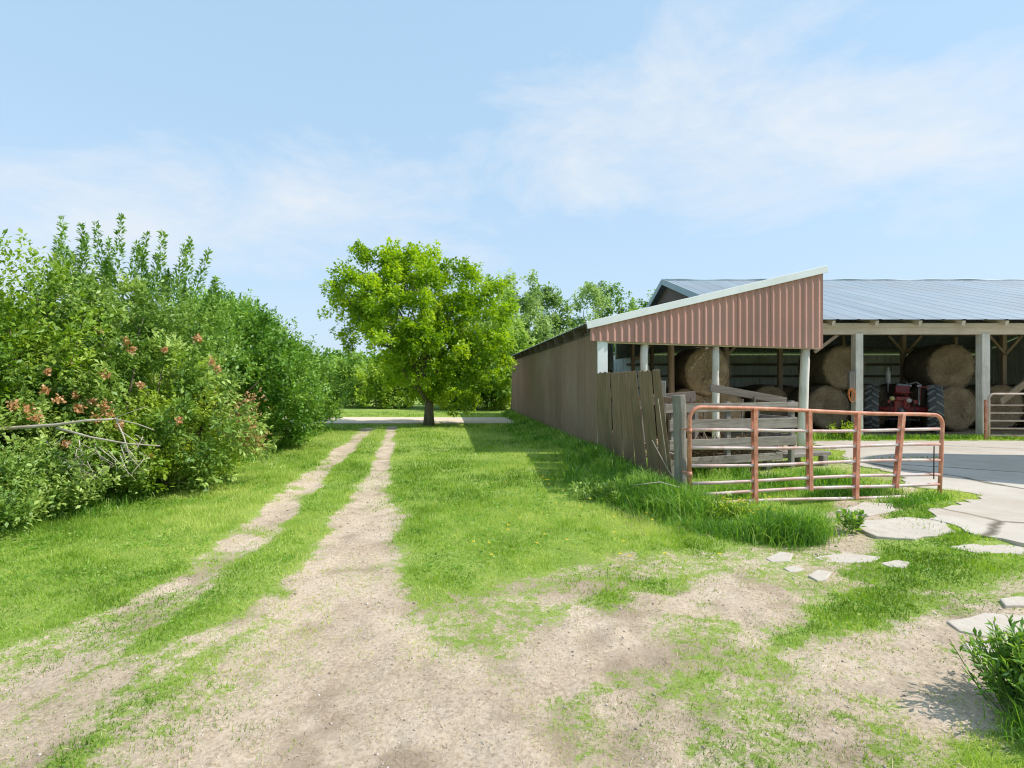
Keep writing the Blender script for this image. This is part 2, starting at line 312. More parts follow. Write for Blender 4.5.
# leaf colours
M['leaf_oak'] = leafmat('leaf_oak', gl((.115, .23, .018), (.265, .435, .03), (.44, .59, .06)), trans=.42, gloss=.02)
M['leaf_yellow'] = leafmat('leaf_yellow', gl((.14, .25, .022), (.28, .42, .045), (.47, .58, .10)), trans=.42, gloss=.02)
M['leaf_mid2'] = leafmat('leaf_mid2', gl((.07, .15, .018), (.195, .335, .036), (.41, .54, .09)), trans=.36, gloss=.02)
M['leaf_dark'] = leafmat('leaf_dark', gl((.055, .15, .02), (.135, .29, .04), (.28, .45, .075)), trans=.3, gloss=.025)
M['leaf_mid'] = leafmat('leaf_mid', gl((.055, .14, .02), (.15, .30, .04), (.31, .48, .085)), trans=.32, gloss=.025)
M['leaf_grey'] = leafmat('leaf_grey', gl((.07, .145, .025), (.195, .325, .055), (.42, .54, .14)), trans=.3, gloss=.025)
M['leaf_shoot'] = leafmat('leaf_shoot', gl((.075, .175, .025), (.18, .335, .055), (.33, .49, .11)), trans=.32, gloss=.025)
M['leaf_far'] = leafmat('leaf_far', gl((.13, .25, .04), (.25, .41, .07), (.40, .55, .14)), gloss=.02)
M['leaf_aspen'] = leafmat('leaf_aspen', gl((.14, .245, .06), (.25, .385, .11), (.40, .53, .21)), gloss=.02)
M['grass'] = leafmat('grass', gl((.10, .205, .022), (.27, .43, .05), (.52, .60, .16)), trans=.42, gloss=.015)
M['tall_grass'] = leafmat('tall_grass', gl((.07, .185, .022), (.19, .39, .045), (.48, .60, .16)), trans=.42, gloss=.02)
M['straw'] = leafmat('straw', gl((.30, .22, .11), (.50, .39, .22), (.70, .60, .40)), trans=.2, gloss=.02)
M['dandelion'] = leafmat('dandelion', gl((.62, .42, .02), (.75, .55, .02), (.8, .65, .05)), trans=.2)

# ------------------------------------------------------------------ light and camera
SUN_EL, SUN_AZ = 49.0, 97.0          # azimuth clockwise from straight ahead (+Y)
w = bpy.data.worlds.new('World'); S.world = w; w.use_nodes = True
nt = w.node_tree; nd = nt.nodes; lk = nt.links
for n in list(nd): nd.remove(n)
out = N(nd, 'ShaderNodeOutputWorld'); bg = N(nd, 'ShaderNodeBackground', Strength=.15)
sky = N(nd, 'ShaderNodeTexSky', sky_type='NISHITA', sun_disc=False, sun_elevation=R(SUN_EL), sun_rotation=R(SUN_AZ), altitude=200, air_density=1.0, dust_density=1.2, ozone_density=1.5)
tc = N(nd, 'ShaderNodeTexCoord'); sp = N(nd, 'ShaderNodeSeparateXYZ'); lk.new(tc.outputs['Generated'], sp.inputs[0])
def math_(op, a, b=None, c=None):
    n = N(nd, 'ShaderNodeMath', operation=op)
    for i, q in enumerate((a, b, c)):
        if q is None: continue
        if isinstance(q, (int, float)): n.inputs[i].default_value = q
        else: lk.new(q, n.inputs[i])
    return n.outputs[0]
zc = math_('MAXIMUM', sp.outputs[2], .03)
cx = math_('DIVIDE', sp.outputs[0], zc); cy = math_('DIVIDE', sp.outputs[1], zc)
cb = N(nd, 'ShaderNodeCombineXYZ'); lk.new(cx, cb.inputs[0]); lk.new(cy, cb.inputs[1])
mp = N(nd, 'ShaderNodeMapping'); mp.inputs['Rotation'].default_value = (0, R(14), 0); mp.inputs['Scale'].default_value = (2.3, 2.3, 5.2); lk.new(tc.outputs['Generated'], mp.inputs[0])
n1 = N(nd, 'ShaderNodeTexNoise', Scale=1.35, Detail=10.0, Roughness=.62, Distortion=.25); lk.new(mp.outputs[0], n1.inputs['Vector'])
xx_ = sp.outputs[0]
line_ = math_('ADD', math_('MULTIPLY_ADD', xx_, .13, .385), math_('MULTIPLY', math_('MULTIPLY', xx_, xx_), -.25))
band = math_('DIVIDE', math_('SUBTRACT', sp.outputs[2], line_), .105)
bm = math_('POWER', 2.718, math_('MULTIPLY', math_('MULTIPLY', band, band), -1.0))
cl = math_('ADD', math_('MULTIPLY', n1.outputs[0], 2.7), math_('MULTIPLY_ADD', bm, .74, -1.60))
cl = math_('MINIMUM', math_('MAXIMUM', cl, 0.0), .88)
el = math_('MINIMUM', math_('MAXIMUM', sp.outputs[2], 0.0), 1.0)
hz = math_('POWER', math_('SUBTRACT', 1.0, el), 3.2)
hc = N(nd, 'ShaderNodeMix', data_type='RGBA'); lk.new(hz, hc.inputs[0]); hc.inputs[6].default_value = (4.0, 6.0, 7.9, 1); hc.inputs[7].default_value = (4.5, 5.35, 6.3, 1)
mh = N(nd, 'ShaderNodeMix', data_type='RGBA'); lk.new(math_('MULTIPLY_ADD', hz, .3, .62), mh.inputs[0]); lk.new(sky.outputs[0], mh.inputs[6]); lk.new(hc.outputs[2], mh.inputs[7])
mc = N(nd, 'ShaderNodeMix', data_type='RGBA'); lk.new(cl, mc.inputs[0]); lk.new(mh.outputs[2], mc.inputs[6]); mc.inputs[7].default_value = (5.75, 6.0, 6.3, 1)
lk.new(mc.outputs[2], bg.inputs['Color']); lk.new(bg.outputs[0], out.inputs[0])

sd = bpy.data.lights.new('sun', 'SUN'); sd.energy = 4.9; sd.angle = R(.53); sd.color = (1, .955, .89)
so = bpy.data.objects.new('sun', sd); COL.objects.link(so)
sv = Vector((math.sin(R(SUN_AZ))*math.cos(R(SUN_EL)), math.cos(R(SUN_AZ))*math.cos(R(SUN_EL)), math.sin(R(SUN_EL))))
so.rotation_euler = sv.to_track_quat('Z', 'Y').to_euler(); so.location = (20, -5, 30)
cd = bpy.data.cameras.new('camera'); cd.sensor_width = 36; cd.lens = 18; cd.clip_end = 3000; cd.clip_start = .05
co = bpy.data.objects.new('camera', cd); COL.objects.link(co); co.location = (0, 0, EYE); co.rotation_euler = (R(90), 0, 0)
S.camera = co
S.view_settings.view_transform = 'Standard'; S.view_settings.look = 'None'; S.view_settings.exposure = 0
S.cycles.filter_width = 1.15; S.cycles.use_denoising = True; S.cycles.max_bounces = 10; S.cycles.diffuse_bounces = 7; S.cycles.transmission_bounces = 4

# ------------------------------------------------------------------ ground mask (world metres)
def capsule(X, Y, pts, hw):
    """signed-ish distance / half width to a polyline with varying half width"""
    best = np.full(X.shape, 1e9)
    for i in range(len(pts)-1):
        ax, ay = pts[i]; bx, by = pts[i+1]; dx, dy = bx-ax, by-ay; L = dx*dx+dy*dy+1e-9
        t = np.clip(((X-ax)*dx+(Y-ay)*dy)/L, 0, 1)
        d = np.hypot(X-ax-t*dx, Y-ay-t*dy)/(hw[i]*(1-t)+hw[i+1]*t)
        best = np.minimum(best, d)
    return best
def pxl(l): return [gp(*p) for p in l]
LTRACK = pxl([(-150, 760), (-30, 690), (60, 648), (150, 605), (235, 545), (285, 500), (322, 468), (352, 442), (368, 427)])
RTRACK = pxl([(330, 900), (330, 770), (325, 720), (318, 650), (335, 600), (358, 550), (369, 500), (381, 465), (387, 445), (392, 425)])
def masks(X, Y):
    n = fbm(X*1.1+5, Y*1.1, 3, 4)-.5; n2 = fbm(X*4, Y*4, 9, 4)-.5
    j = n*1.0+n2*.55
    g = np.ones(X.shape)
    brk = fbm(X*2.3+9, Y*1.1, 13, 4)
    def dirt(pts, hw, level, soft=.55, broken=.25):
        nonlocal g
        d = capsule(X, Y, pts, hw)+j*1.25
        lv = np.clip(level-broken*sstep(.42, .62, brk), 0, 1)
        g = np.minimum(g, 1-lv*(1-sstep(1-soft, 1+soft, d)))
    brk2 = fbm(X*2.6+3, Y*3.2, 17, 4)
    def turf(pts, hw, level, soft=.65):
        nonlocal g
        d = capsule(X, Y, pts, hw)+j*1.3
        g = np.maximum(g, level*(1-.5*sstep(.48, .66, brk2))*(1-sstep(1-soft, 1+soft, d)))
    # the near foreground is worn
    dirt(pxl([(200, 900), (330, 790), (420, 720), (540, 680), (650, 630), (740, 595), (815, 570)]), [1.3, 1.0, .85, .62, .55, .45, .35], 1.0, .6, .1)
    dirt(pxl([(500, 900), (650, 760), (800, 710), (900, 670), (1000, 630), (1120, 600)]), [.9, .75, .5, .45, .5, .6], .93)
    dirt(pxl([(430, 640), (520, 590), (600, 570), (700, 560)]), [.45, .4, .35, .3], .7, .5)
    dirt(pxl([(20, 780), (120, 690), (210, 640), (270, 600)]), [.6, .46, .33, .2], .74, .7, .40)
    dirt(RTRACK, [1.0, .95, .85, .62, .50, .40, .30, .22, .18, .18], 1.0, .6, .35)
    dirt(LTRACK, [.46, .43, .35, .28, .24, .22, .21, .22, .28], .97, .6, .25)
    dirt(pxl([(800, 560), (840, 530), (870, 505), (900, 490)]), [.5, .45, .4, .4], .8)
    # green patches over it
    turf(pxl([(700, 700), (770, 650), (830, 620), (900, 590), (1040, 580)]), [.18, .28, .36, .42, .55], .58)
    turf(pxl([(830, 590), (900, 565), (1060, 560)]), [.25, .4, .4], .72)
    turf(pxl([(420, 560), (470, 580), (560, 555)]), [.25, .3, .3], .62)
    turf(pxl([(470, 640), (500, 610)]), [.2, .25], .5)
    turf(pxl([(130, 720), (190, 690), (300, 660)]), [.12, .14, .12], .5)
    # thin sparse growth nearly everywhere on the worn soil
    th = fbm(X*1.7+31, Y*2.1, 19, 4); away = sstep(.75, 1.6, capsule(X, Y, RTRACK, [.8, .75, .7, .55, .45, .35, .25, .2, .2, .2]))
    g = np.maximum(g, .54*sstep(.45, .63, th)*away)
    # under roofs: bare trodden soil
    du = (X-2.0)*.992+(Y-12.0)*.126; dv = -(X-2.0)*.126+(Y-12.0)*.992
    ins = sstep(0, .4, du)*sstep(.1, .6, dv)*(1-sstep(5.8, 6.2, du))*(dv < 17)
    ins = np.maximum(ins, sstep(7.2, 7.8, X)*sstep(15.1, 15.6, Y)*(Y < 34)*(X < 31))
    g = g*(1-ins)
    # feeding yard: patchy
    yard = sstep(2.4, 3.0, X)*sstep(7.6, 8.4, Y)*(1-sstep(14.4, 15.0, Y))*(1-sstep(7.2, 7.8, X))
    g = np.where(yard > 0, g*(1-yard*.45*sstep(-.15, .2, n)), g)
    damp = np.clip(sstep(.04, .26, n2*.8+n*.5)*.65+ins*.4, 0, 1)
    damp = np.maximum(damp, .55*(1-sstep(.5, 1.3, capsule(X, Y, pxl([(430, 600), (500, 580), (600, 585)]), [.2, .25, .2])+j)))
    damp = np.maximum(damp, .5*(1-sstep(.5, 1.3, capsule(X, Y, pxl([(760, 660), (700, 650), (640, 660)]), [.2, .3, .2])+j)))
    return np.clip(g, 0, 1), damp
def height(X, Y):
    h = (fbm(X*.35, Y*.35, 21, 3)-.5)*.05+(fbm(X*2.2, Y*2.2, 31, 3)-.5)*.035+(fbm(X*7.5, Y*7.5, 37, 3)-.5)*.026*(1-sstep(6, 14, Y))
    near = 1-sstep(25, 60, np.hypot(X, Y))
    rut = np.exp(-np.minimum(capsule(X, Y, LTRACK, [.3]*9), 5)**2)*.035+np.exp(-np.minimum(capsule(X, Y, RTRACK, [.5]*10), 5)**2)*.03
    flat = sstep(3.8, 4.6, X)*sstep(5.0, 5.6, Y)*(1-sstep(14.6, 15.2, Y))
    return (h*(1-.85*flat)-.02*(1-flat)+.008*flat)*near-rut*near

def grow(a, lo_fine, hi_fine, step, lo, hi, k=1.12):
    c = list(np.arange(lo_fine, hi_fine+1e-6, step)); s = step
    while c[-1] < hi: s *= k; c.append(c[-1]+s)
    s = step; L = [c[0]]
    while L[-1] > lo: s *= k; L.append(L[-1]-s)
    return np.array(L[:0:-1]+c)
gx = grow(0, -6.5, 9.0, .045, -900, 900); gy = grow(0, 1.2, 12.0, .045, -300, 1500)
GX, GY = np.meshgrid(gx, gy); GA, DA = masks(GX, GY)
V = np.stack([GX.ravel(), GY.ravel(), height(GX, GY).ravel()], 1)
nx, ny = len(gx), len(gy); ii = np.arange(nx*ny).reshape(ny, nx)
Q = np.stack([ii[:-1, :-1].ravel(), ii[:-1, 1:].ravel(), ii[1:, 1:].ravel(), ii[1:, :-1].ravel()], 1)
tag(link('ground', fast_mesh('ground', V, Q, {'grass': GA.ravel(), 'damp': DA.ravel()}), M['ground'], smooth=True), kind='structure')

# far road
mb = MB()
rd = [(-80, 21.6), (-40, 20.9), (-12, 20.7), (0, 21.0), (2.2, 21.3), (2.2, 23.6), (0, 24.3), (-12, 24.8), (-40, 25.4), (-80, 26.5)]
mb.prism(rd, -.06, .012)
tag(mb.build('gravel_road', M['gravel_road']), kind='structure')

# concrete apron with a ragged edge
def ragged(poly, amp, step, seed):
    rr = random.Random(seed); out = []
    for i in range(len(poly)):
        a = Vector(poly[i]); b = Vector(poly[(i+1) % len(poly)]); L = (b-a).length; n = max(1, int(L/step))
        for k in range(n):
            p = a.lerp(b, k/n); nrm = Vector((-(b-a).y, (b-a).x))/max(L, 1e-6)
            q = p+nrm*rr.uniform(-amp, amp)*(1 if L < 12 else .3); out.append((q.x, q.y))
    return out
ap = [gp(*p) for p in [(812, 441.5), (1010, 441.5)]]+[(26, 14.6), (26, 4.5), (9.5, 4.75)]+[gp(*p) for p in [(1040, 548), (1000, 541), (965, 533), (935, 521), (930, 512), (965, 503), (985, 497), (955, 492), (912, 488), (905, 478), (880, 470), (845, 464), (846, 452), (822, 450)]]
mb = MB(); mb.prism(ragged(ap, .075, .13, 4), -.1, .022)
tag(mb.build('concrete_apron', M['concrete']), kind='structure')

# loose broken slabs
SLABS = []
def slab(px, label, h=.012, seed=0):
    pts = [Vector(gp(*p)) for p in px]; c = sum(pts, Vector((0, 0)))/len(pts)
    loc = [(p.x-c.x, p.y-c.y) for p in pts]; SLABS.append([(p.x, p.y) for p in pts])
    mb = MB(); mb.prism(ragged(loc, .025, .16, seed), -.08, h)
    o = mb.build('concrete_fragment', M['slab'], bevel=.008); o.location = (c.x, c.y, float(height(np.array([c.x]), np.array([c.y]))[0])); o.rotation_euler = (R(random.uniform(-.4, .4)), R(random.uniform(-.4, .4)), 0)
    tag(o, label, 'concrete piece', 'broken concrete slabs in the yard')
slab([(852, 523), (905, 518), (945, 522), (955, 533), (915, 540), (875, 537)], 'largest loose concrete slab lying just in front of the apron edge', seed=1)
slab([(838, 512), (862, 504), (892, 505), (896, 512), (868, 517)], 'pale concrete slab lying by the low right end of the red gate', seed=2)
slab([(764, 556), (780, 550), (794, 552), (790, 559), (772, 560)], 'small pale slab beside the tall grass clump in front of the gate', seed=3)
slab([(806, 573), (818, 567), (833, 570), (828, 578), (815, 579)], 'tilted broken slab piece at the end of the bare dirt strip', h=.022, seed=4)
slab([(814, 554), (845, 550), (880, 553), (872, 558), (828, 559)], 'thin half buried concrete strip between grass clump and green patch', h=.008, seed=5)
slab([(880, 560), (897, 557), (912, 560), (903, 564), (886, 564)], 'small flat slab fragment in the grass between the apron and the dirt', seed=9)
slab([(1000, 600), (1018, 597), (1040, 600), (1036, 607), (1008, 607)], 'cracked slab piece at the right border just above the widest crumbling slab', seed=10)
slab([(783, 566), (795, 564), (804, 567), (796, 571), (786, 570)], 'little flat stone slab left of the tilted slab piece', seed=12)
slab([(950, 546), (985, 540), (1030, 544), (1022, 552), (975, 551)], 'long flat slab lying in the grass below the apron edge at right', h=.008, seed=6)
slab([(945, 618), (985, 611), (1035, 615), (1035, 631), (985, 634), (955, 628)], 'wide crumbling slab at the right border above the leafy weeds', h=.008, seed=7)
slab([(958, 640), (985, 636), (1005, 642), (998, 655), (972, 655)], 'crumbled slab piece closest to the leafy weeds in the near right corner', h=.008, seed=8)

# ------------------------------------------------------------------ blades and stones
def inside_cover(X, Y):                  # places where no lawn blade may stand
    def inpoly(P):
        r = np.zeros(X.shape, bool); n = len(P); j = n-1
        for i in range(n):
            xi, yi = P[i]; xj, yj = P[j]
            r ^= ((yi > Y) != (yj > Y)) & (X < (xj-xi)*(Y-yi)/(yj-yi+1e-12)+xi); j = i
        return r
    ap_ = inpoly(ap); spare = RNG.uniform(0, 1, X.shape) < .93
    for q in SLABS: ap_ |= inpoly(q) & spare
    road = (Y > 20.6) & (Y < 25.0) & (X < 2.3)
    return ap_ | road
def blades(X, Y, H, W, lean, tint, seg=1, base=None):
    n = len(X); z = height(X, Y)-.004 if base is None else base
    a = RNG.uniform(0, 2*np.pi, n); sx, sy = np.cos(a)*W/2, np.sin(a)*W/2
    b = RNG.uniform(0, 2*np.pi, n); lx, ly = np.cos(b)*lean*H, np.sin(b)*lean*H
    if seg == 1:
        V = np.empty((n, 3, 3)); V[:, 0] = np.stack([X-sx, Y-sy, z], 1); V[:, 1] = np.stack([X+sx, Y+sy, z], 1); V[:, 2] = np.stack([X+lx, Y+ly, z+H*np.sqrt(np.clip(1-lean**2*.5, .1, 1))], 1)
        Fa = np.arange(n*3).reshape(n, 3); t = np.repeat(tint, 3)
        return V.reshape(-1, 3), Fa, t
    rows = [(0, 1.0, 0, 0), (.4, .9, .16, .42), (.75, .6, .55, .8), (1.0, .06, 1.0, .97)]
    V = np.empty((n, 8, 3))
    for k, (q, wd, ln, hh) in enumerate(rows):
        droop = 1-.45*np.clip(lean, 0, 1)*ln
        V[:, 2*k] = np.stack([X+lx*ln-sx*wd, Y+ly*ln-sy*wd, z+H*hh*droop], 1); V[:, 2*k+1] = np.stack([X+lx*ln+sx*wd, Y+ly*ln+sy*wd, z+H*hh*droop], 1)
    o = (np.arange(n)*8)[:, None, None]+np.array([[0, 1, 3, 2], [2, 3, 5, 4], [4, 5, 7, 6]])[None]
    return V.reshape(-1, 3), o.reshape(-1, 4), np.repeat(tint, 8)

def lawn(n, y0, y1, w0, h0, h1, seed):
    u = RNG.uniform(0, 1, n); Y = y0*(y1/y0)**u if y0 > 5 else y0+(y1-y0)*u**1.25
    X = RNG.uniform(-1, 1, n)*(Y*1.08+1.6)
    g, d = masks(X, Y); patch = fbm(X*9, Y*9, 41, 3)
    keep = (RNG.uniform(0, 1, n) < np.clip(g*1.25-.12+(patch-.5)*1.2*(1-g), 0, 1)) & ~inside_cover(X, Y)
    X, Y, g = X[keep], Y[keep], g[keep]; m = len(X)
    tl = fbm(X*.8, Y*.8, 51, 4); lush = np.clip((g-.5)*2, 0, 1)
    H = RNG.uniform(h0, h1, m)*(.5+.5*lush)*(.25+1.5*fbm(X*1.7, Y*1.7, 61, 4)**1.3)
    W = w0*RNG.uniform(.6, 1.3, m)*(Y/y0)**.85
    tint = np.clip(.48+(tl-.5)*1.7+(fbm(X*5, Y*5, 57, 3)-.5)*.9+RNG.normal(0, .15, m)+.15*(1-lush), 0, 1)
    return blades(X, Y, H, W, RNG.uniform(.1, .9, m), tint)
def merge(parts):
    Vs, Fs, Ts = [], [], []; k = 0
    for V, Fa, t in parts: Vs.append(V); Fs.append(Fa+k); Ts.append(t); k += len(V)
    return np.concatenate(Vs), np.concatenate(Fs), np.concatenate(Ts)
V, Fa, t = merge([lawn(270000, 1.7, 5.5, .0042, .018, .055, 1), lawn(250000, 5.5, 13, .0075, .03, .085, 2), lawn(120000, 13, 30, .016, .045, .11, 3)])
tag(link('short_grass', fast_mesh('short_grass', V, Fa, {'tint': t}), M['grass']), 'short green grass growing over the yard and between the wheel tracks', 'grass', kind='stuff')

def clump_pts(spec):
    X, Y, H = [], [], []
    for (pts, hw, n, h0, h1) in spec:
        pts = np.array(pts); i = RNG.integers(0, len(pts)-1, n); t_ = RNG.uniform(0, 1, n)
        c = pts[i]*(1-t_)[:, None]+pts[i+1]*t_[:, None]
        r = RNG.normal(0, 1, (n, 2))*hw*.6; c = c+r
        fall = np.exp(-(r**2).sum(1)/(2*hw*hw))
        X.append(c[:, 0]); Y.append(c[:, 1]); H.append((h0+(h1*1.15-h0)*RNG.uniform(0, 1, n)**1.7)*(.55+.45*fall))
    return np.concatenate(X), np.concatenate(Y), np.concatenate(H)
spec = [
    ([(1.60, 11.6), (1.70, 9.5), (1.85, 7.4)], .33, 9500, .2, .46),
    ([(1.3, 8.9), (1.5, 7.4)], .4, 3500, .15, .34),
    ([(1.85, 7.3), (2.0, 6.5), (2.15, 6.1)], .26, 7500, .22, .50),
    ([(1.5, 7.2), (1.9, 6.2)], .3, 3800, .14, .36),
    ([(2.35, 6.1), (2.7, 6.2), (3.3, 6.35)], .17, 3200, .10, .26),
    ([(2.5, 5.4), (3.0, 5.35), (3.3, 5.65)], .19, 4600, .14, .38),
    ([(1.9, 5.9), (2.5, 5.5)], .25, 2200, .08, .18),
    ([(2.7, 7.4), (4.2, 8.0), (5.2, 8.3)], .35, 6500, .12, .32),
    ([(2.6, 9.2), (4.0, 9.0)], .3, 3000, .12, .3),
    ([(4.2, 7.2), (5.6, 7.6)], .22, 1800, .08, .2),
    ([(4.7, 6.6), (5.4, 6.9), (6.0, 7.2)], .16, 1500, .06, .15),
    ([(1.7, 12.2), (.6, 20), (-.2, 27.5)], .3, 9000, .15, .38),
    ([(1.0, 13), (.2, 20)], .5, 4000, .1, .22),
    ([(9.6, 15.0), (14, 15.0)], .16, 3200, .08, .2), ([(14, 15.0), (20, 15.0)], .2, 1500, .08, .2),
    ([(8.0, 14.95), (9.8, 15.0)], .2, 1500, .1, .28),
    ([(6.2, 10.9), (7.6, 10.6), (9.0, 10.8)], .07, 500, .04, .12),
    ([(2.35, 2.3), (2.7, 2.4), (3.1, 2.7)], .12, 1800, .1, .24),
    ([(-6.2, 5.2), (-5.3, 6.6), (-5.6, 9.5), (-6.0, 13), (-6.6, 18)], .28, 11000, .08, .24),
]
X, Y, H = clump_pts(spec); m = len(X)
ok = ~(inside_cover(X, Y) & (X > 2.9) & ~((Y > 10) & (Y < 11.3))); X, Y, H = X[ok], Y[ok], H[ok]; m = len(X)
tint = np.clip(.42+(fbm(X*2.5, Y*2.5, 71, 3)-.5)*1.6+RNG.normal(0, .24, m), 0, 1)
V, Fa, t = blades(X, Y, H, RNG.uniform(.006, .012, m)*np.clip(Y/7, .55, 2.2), RNG.uniform(.1, 1.0, m), tint, seg=3)
tag(link('tall_grass', fast_mesh('tall_grass', V, Fa, {'tint': t}), M['tall_grass']), 'tall uncut green grass along the fence, gate and shed wall', 'grass', kind='stuff')
# clover and plantain: small flat leaves in the sward
n = 90000; Y = 1.8+RNG.uniform(0, 1, n)**1.4*9; X = RNG.uniform(-1, 1, n)*(Y*1.06+.8); g, _ = masks(X, Y); pt_ = fbm(X*2.1, Y*2.1, 141, 4)
k = (RNG.uniform(0, 1, n) < sstep(.55, .9, g)*sstep(.46, .60, pt_)) & ~inside_cover(X, Y); X, Y = X[k], Y[k]; n = len(X); d = RNG.normal(0, 1, (n, 3)); d[:, 2] = np.abs(d[:, 2])*.25; d = d/np.linalg.norm(d, axis=1)[:, None]
nrm_ = RNG.normal(0, .35, (n, 3))+np.array([0, 0, 1.0]); side = np.cross(d, nrm_); side /= np.linalg.norm(side, axis=1)[:, None]; L = (RNG.uniform(.010, .024, n)*np.clip(Y/4, .8, 1.8))[:, None]; p = np.stack([X, Y, height(X, Y)+RNG.uniform(.004, .035, n)], 1)
V = np.stack([p, p+d*L*.55-side*L*.38, p+d*L, p+d*L*.55+side*L*.38], 1).reshape(-1, 3)
tag(link('clover_leaves', fast_mesh('clover_leaves', V, (np.arange(n)*4)[:, None]+np.arange(4)[None], {'tint': np.repeat(np.clip(RNG.normal(.45, .2, n), 0, 1), 4)}), M['tall_grass']), 'low clover and broad leaved weeds mixed into the lawn', 'ground cover', kind='stuff')
# dry stalks lying over the long grass
n = 1500
X = RNG.uniform(-1, 1, n)*.9+2.2; Y = 6.6+RNG.normal(0, .6, n)
V, Fa, t = blades(X, Y, RNG.uniform(.05, .12, n), RNG.uniform(.003, .006, n), RNG.uniform(.6, 2.2, n), RNG.uniform(0, 1, n), seg=3)
Y2 = 1.9+RNG.uniform(0, 1, 20000)**1.6*6; X2 = RNG.uniform(-1, 1, 20000)*(Y2*1.05+.6); g, _ = masks(X2, Y2); k = (g < .75) & ~inside_cover(X2, Y2)
A = blades(X2[k], Y2[k], RNG.uniform(.008, .03, k.sum()), RNG.uniform(.002, .004, k.sum())*np.clip(Y2[k]/3, 1, 3), RNG.uniform(1, 3, k.sum()), RNG.uniform(0, 1, k.sum()), seg=3)
V, Fa, t = merge([(V, Fa, t), A])
tag(link('dry_straw', fast_mesh('dry_straw', V, Fa, {'tint': t}), M['straw']), 'dry straw scattered on the bare ground and by the gate', 'straw', kind='stuff')

# gravel
def pebbles(X, Y, s):
    n = len(X); oct_ = np.array([[1, 0, 0], [0, 1, 0], [-1, 0, 0], [0, -1, 0], [0, 0, .7], [0, 0, -.7]], float)
    Vv = oct_[None]*s[:, None, None]*RNG.uniform(.6, 1.35, (n, 6, 1)); a = RNG.uniform(0, 6.28, n); c, d = np.cos(a)[:, None], np.sin(a)[:, None]
    x = Vv[:, :, 0]*c-Vv[:, :, 1]*d; y = Vv[:, :, 0]*d+Vv[:, :, 1]*c
    Vv = np.stack([x+X[:, None], y+Y[:, None], Vv[:, :, 2]+height(X, Y)[:, None]+s[:, None]*.25], 2)
    f = np.array([[0, 1, 4], [1, 2, 4], [2, 3, 4], [3, 0, 4], [1, 0, 5], [2, 1, 5], [3, 2, 5], [0, 3, 5]])
    return Vv.reshape(-1, 3), ((np.arange(n)*6)[:, None, None]+f[None]).reshape(-1, 3), np.repeat(RNG.uniform(0, 1, n), 6)
n = 42000
Y = 1.8+RNG.uniform(0, 1, n)**1.5*7; X = RNG.uniform(-1, 1, n)*(Y*1.05+.6); g, _ = masks(X, Y)
k = (RNG.uniform(0, 1, n) > g*1.3+.1) & ~inside_cover(X, Y); X, Y = X[k], Y[k]
V, Fa, t = pebbles(X, Y, np.minimum(RNG.lognormal(-5.75, .5, len(X)), .015)*np.clip(Y/3.5, .8, 1.5))
M['pebble'] = leafmat('pebble', gl((.28, .22, .165), (.48, .41, .33), (.66, .60, .53)), trans=0, gloss=.02)
tag(link('loose_gravel', fast_mesh('loose_gravel', V, Fa, {'tint': t}), M['pebble']), 'loose gravel and grit on the bare tracks', 'gravel', kind='stuff')

# ------------------------------------------------------------------ foliage
def rnd_dirs(n):
    v = RNG.normal(0, 1, (n, 3)); return v/np.linalg.norm(v, axis=1)[:, None]
def unit(v): return v/np.maximum(np.linalg.norm(v, axis=1)[:, None], 1e-9)
def leaves(P, axis, nrm, L, wr, tint):
    """folded diamond leaves"""
    n = len(P); axis = unit(axis); side = unit(np.cross(axis, nrm)); nn = np.cross(side, axis)
    Vv = np.empty((n, 4, 3)); L = L[:, None]
    Vv[:, 0] = P; Vv[:, 1] = P+axis*L*.5-side*L*wr*.5+nn*L*.08; Vv[:, 2] = P+axis*L-nn*L*.08; Vv[:, 3] = P+axis*L*.5+side*L*wr*.5+nn*L*.08
    f = (np.arange(n)*4)[:, None]+np.array([[0, 1, 2, 3]])
    return Vv.reshape(-1, 3), f, np.repeat(np.clip(tint, 0, 1), 4)
def shoot_leaves(A, D, L, per, ll, wr, spread, jit, ctint, bend=.25, along=.1):
    """A start points, D unit directions, L lengths -> leaves along each shoot"""
    n = len(A); N_ = n*per; i = np.repeat(np.arange(n), per); t = RNG.uniform(along, 1, N_)
    up = np.array([0, 0, 1.0]); p = A[i]+D[i]*(L[i]*t)[:, None]+up*(bend*L[i]*t*t)[:, None]
    d = unit(D[i]+up*(2*bend*t)[:, None]); r = rnd_dirs(N_)
    ax = unit(d*spread+r); p = p+r*(jit*(1.15-t))[:, None]
    nr = unit(np.array([0, 0, 1.0])*.9+np.array(sv)*.35+rnd_dirs(N_)*.75)
    return leaves(p, ax, nr, ll*RNG.uniform(.55, 1.25, N_), wr, ctint[i]+RNG.normal(0, .13, N_)+.15*(t-.5))
def stems_mesh(pairs, n=6):
    mb = MB()
    for pts, r in pairs: mb.tube(pts, r, n)
    return mb
def crooked(a, b, r0, r1, k=4, amp=.06):
    a = Vector(a); b = Vector(b); L = (b-a).length; pts = []; rs = []
    for i in range(k+1):
        t = i/k; j = Vector((random.gauss(0, 1), random.gauss(0, 1), random.gauss(0, .6)))*amp*L*(1 if 0 < i < k else 0)
        pts.append(a.lerp(b, t)+j); rs.append(r0*(1-t)+r1*t)
    return pts, rs

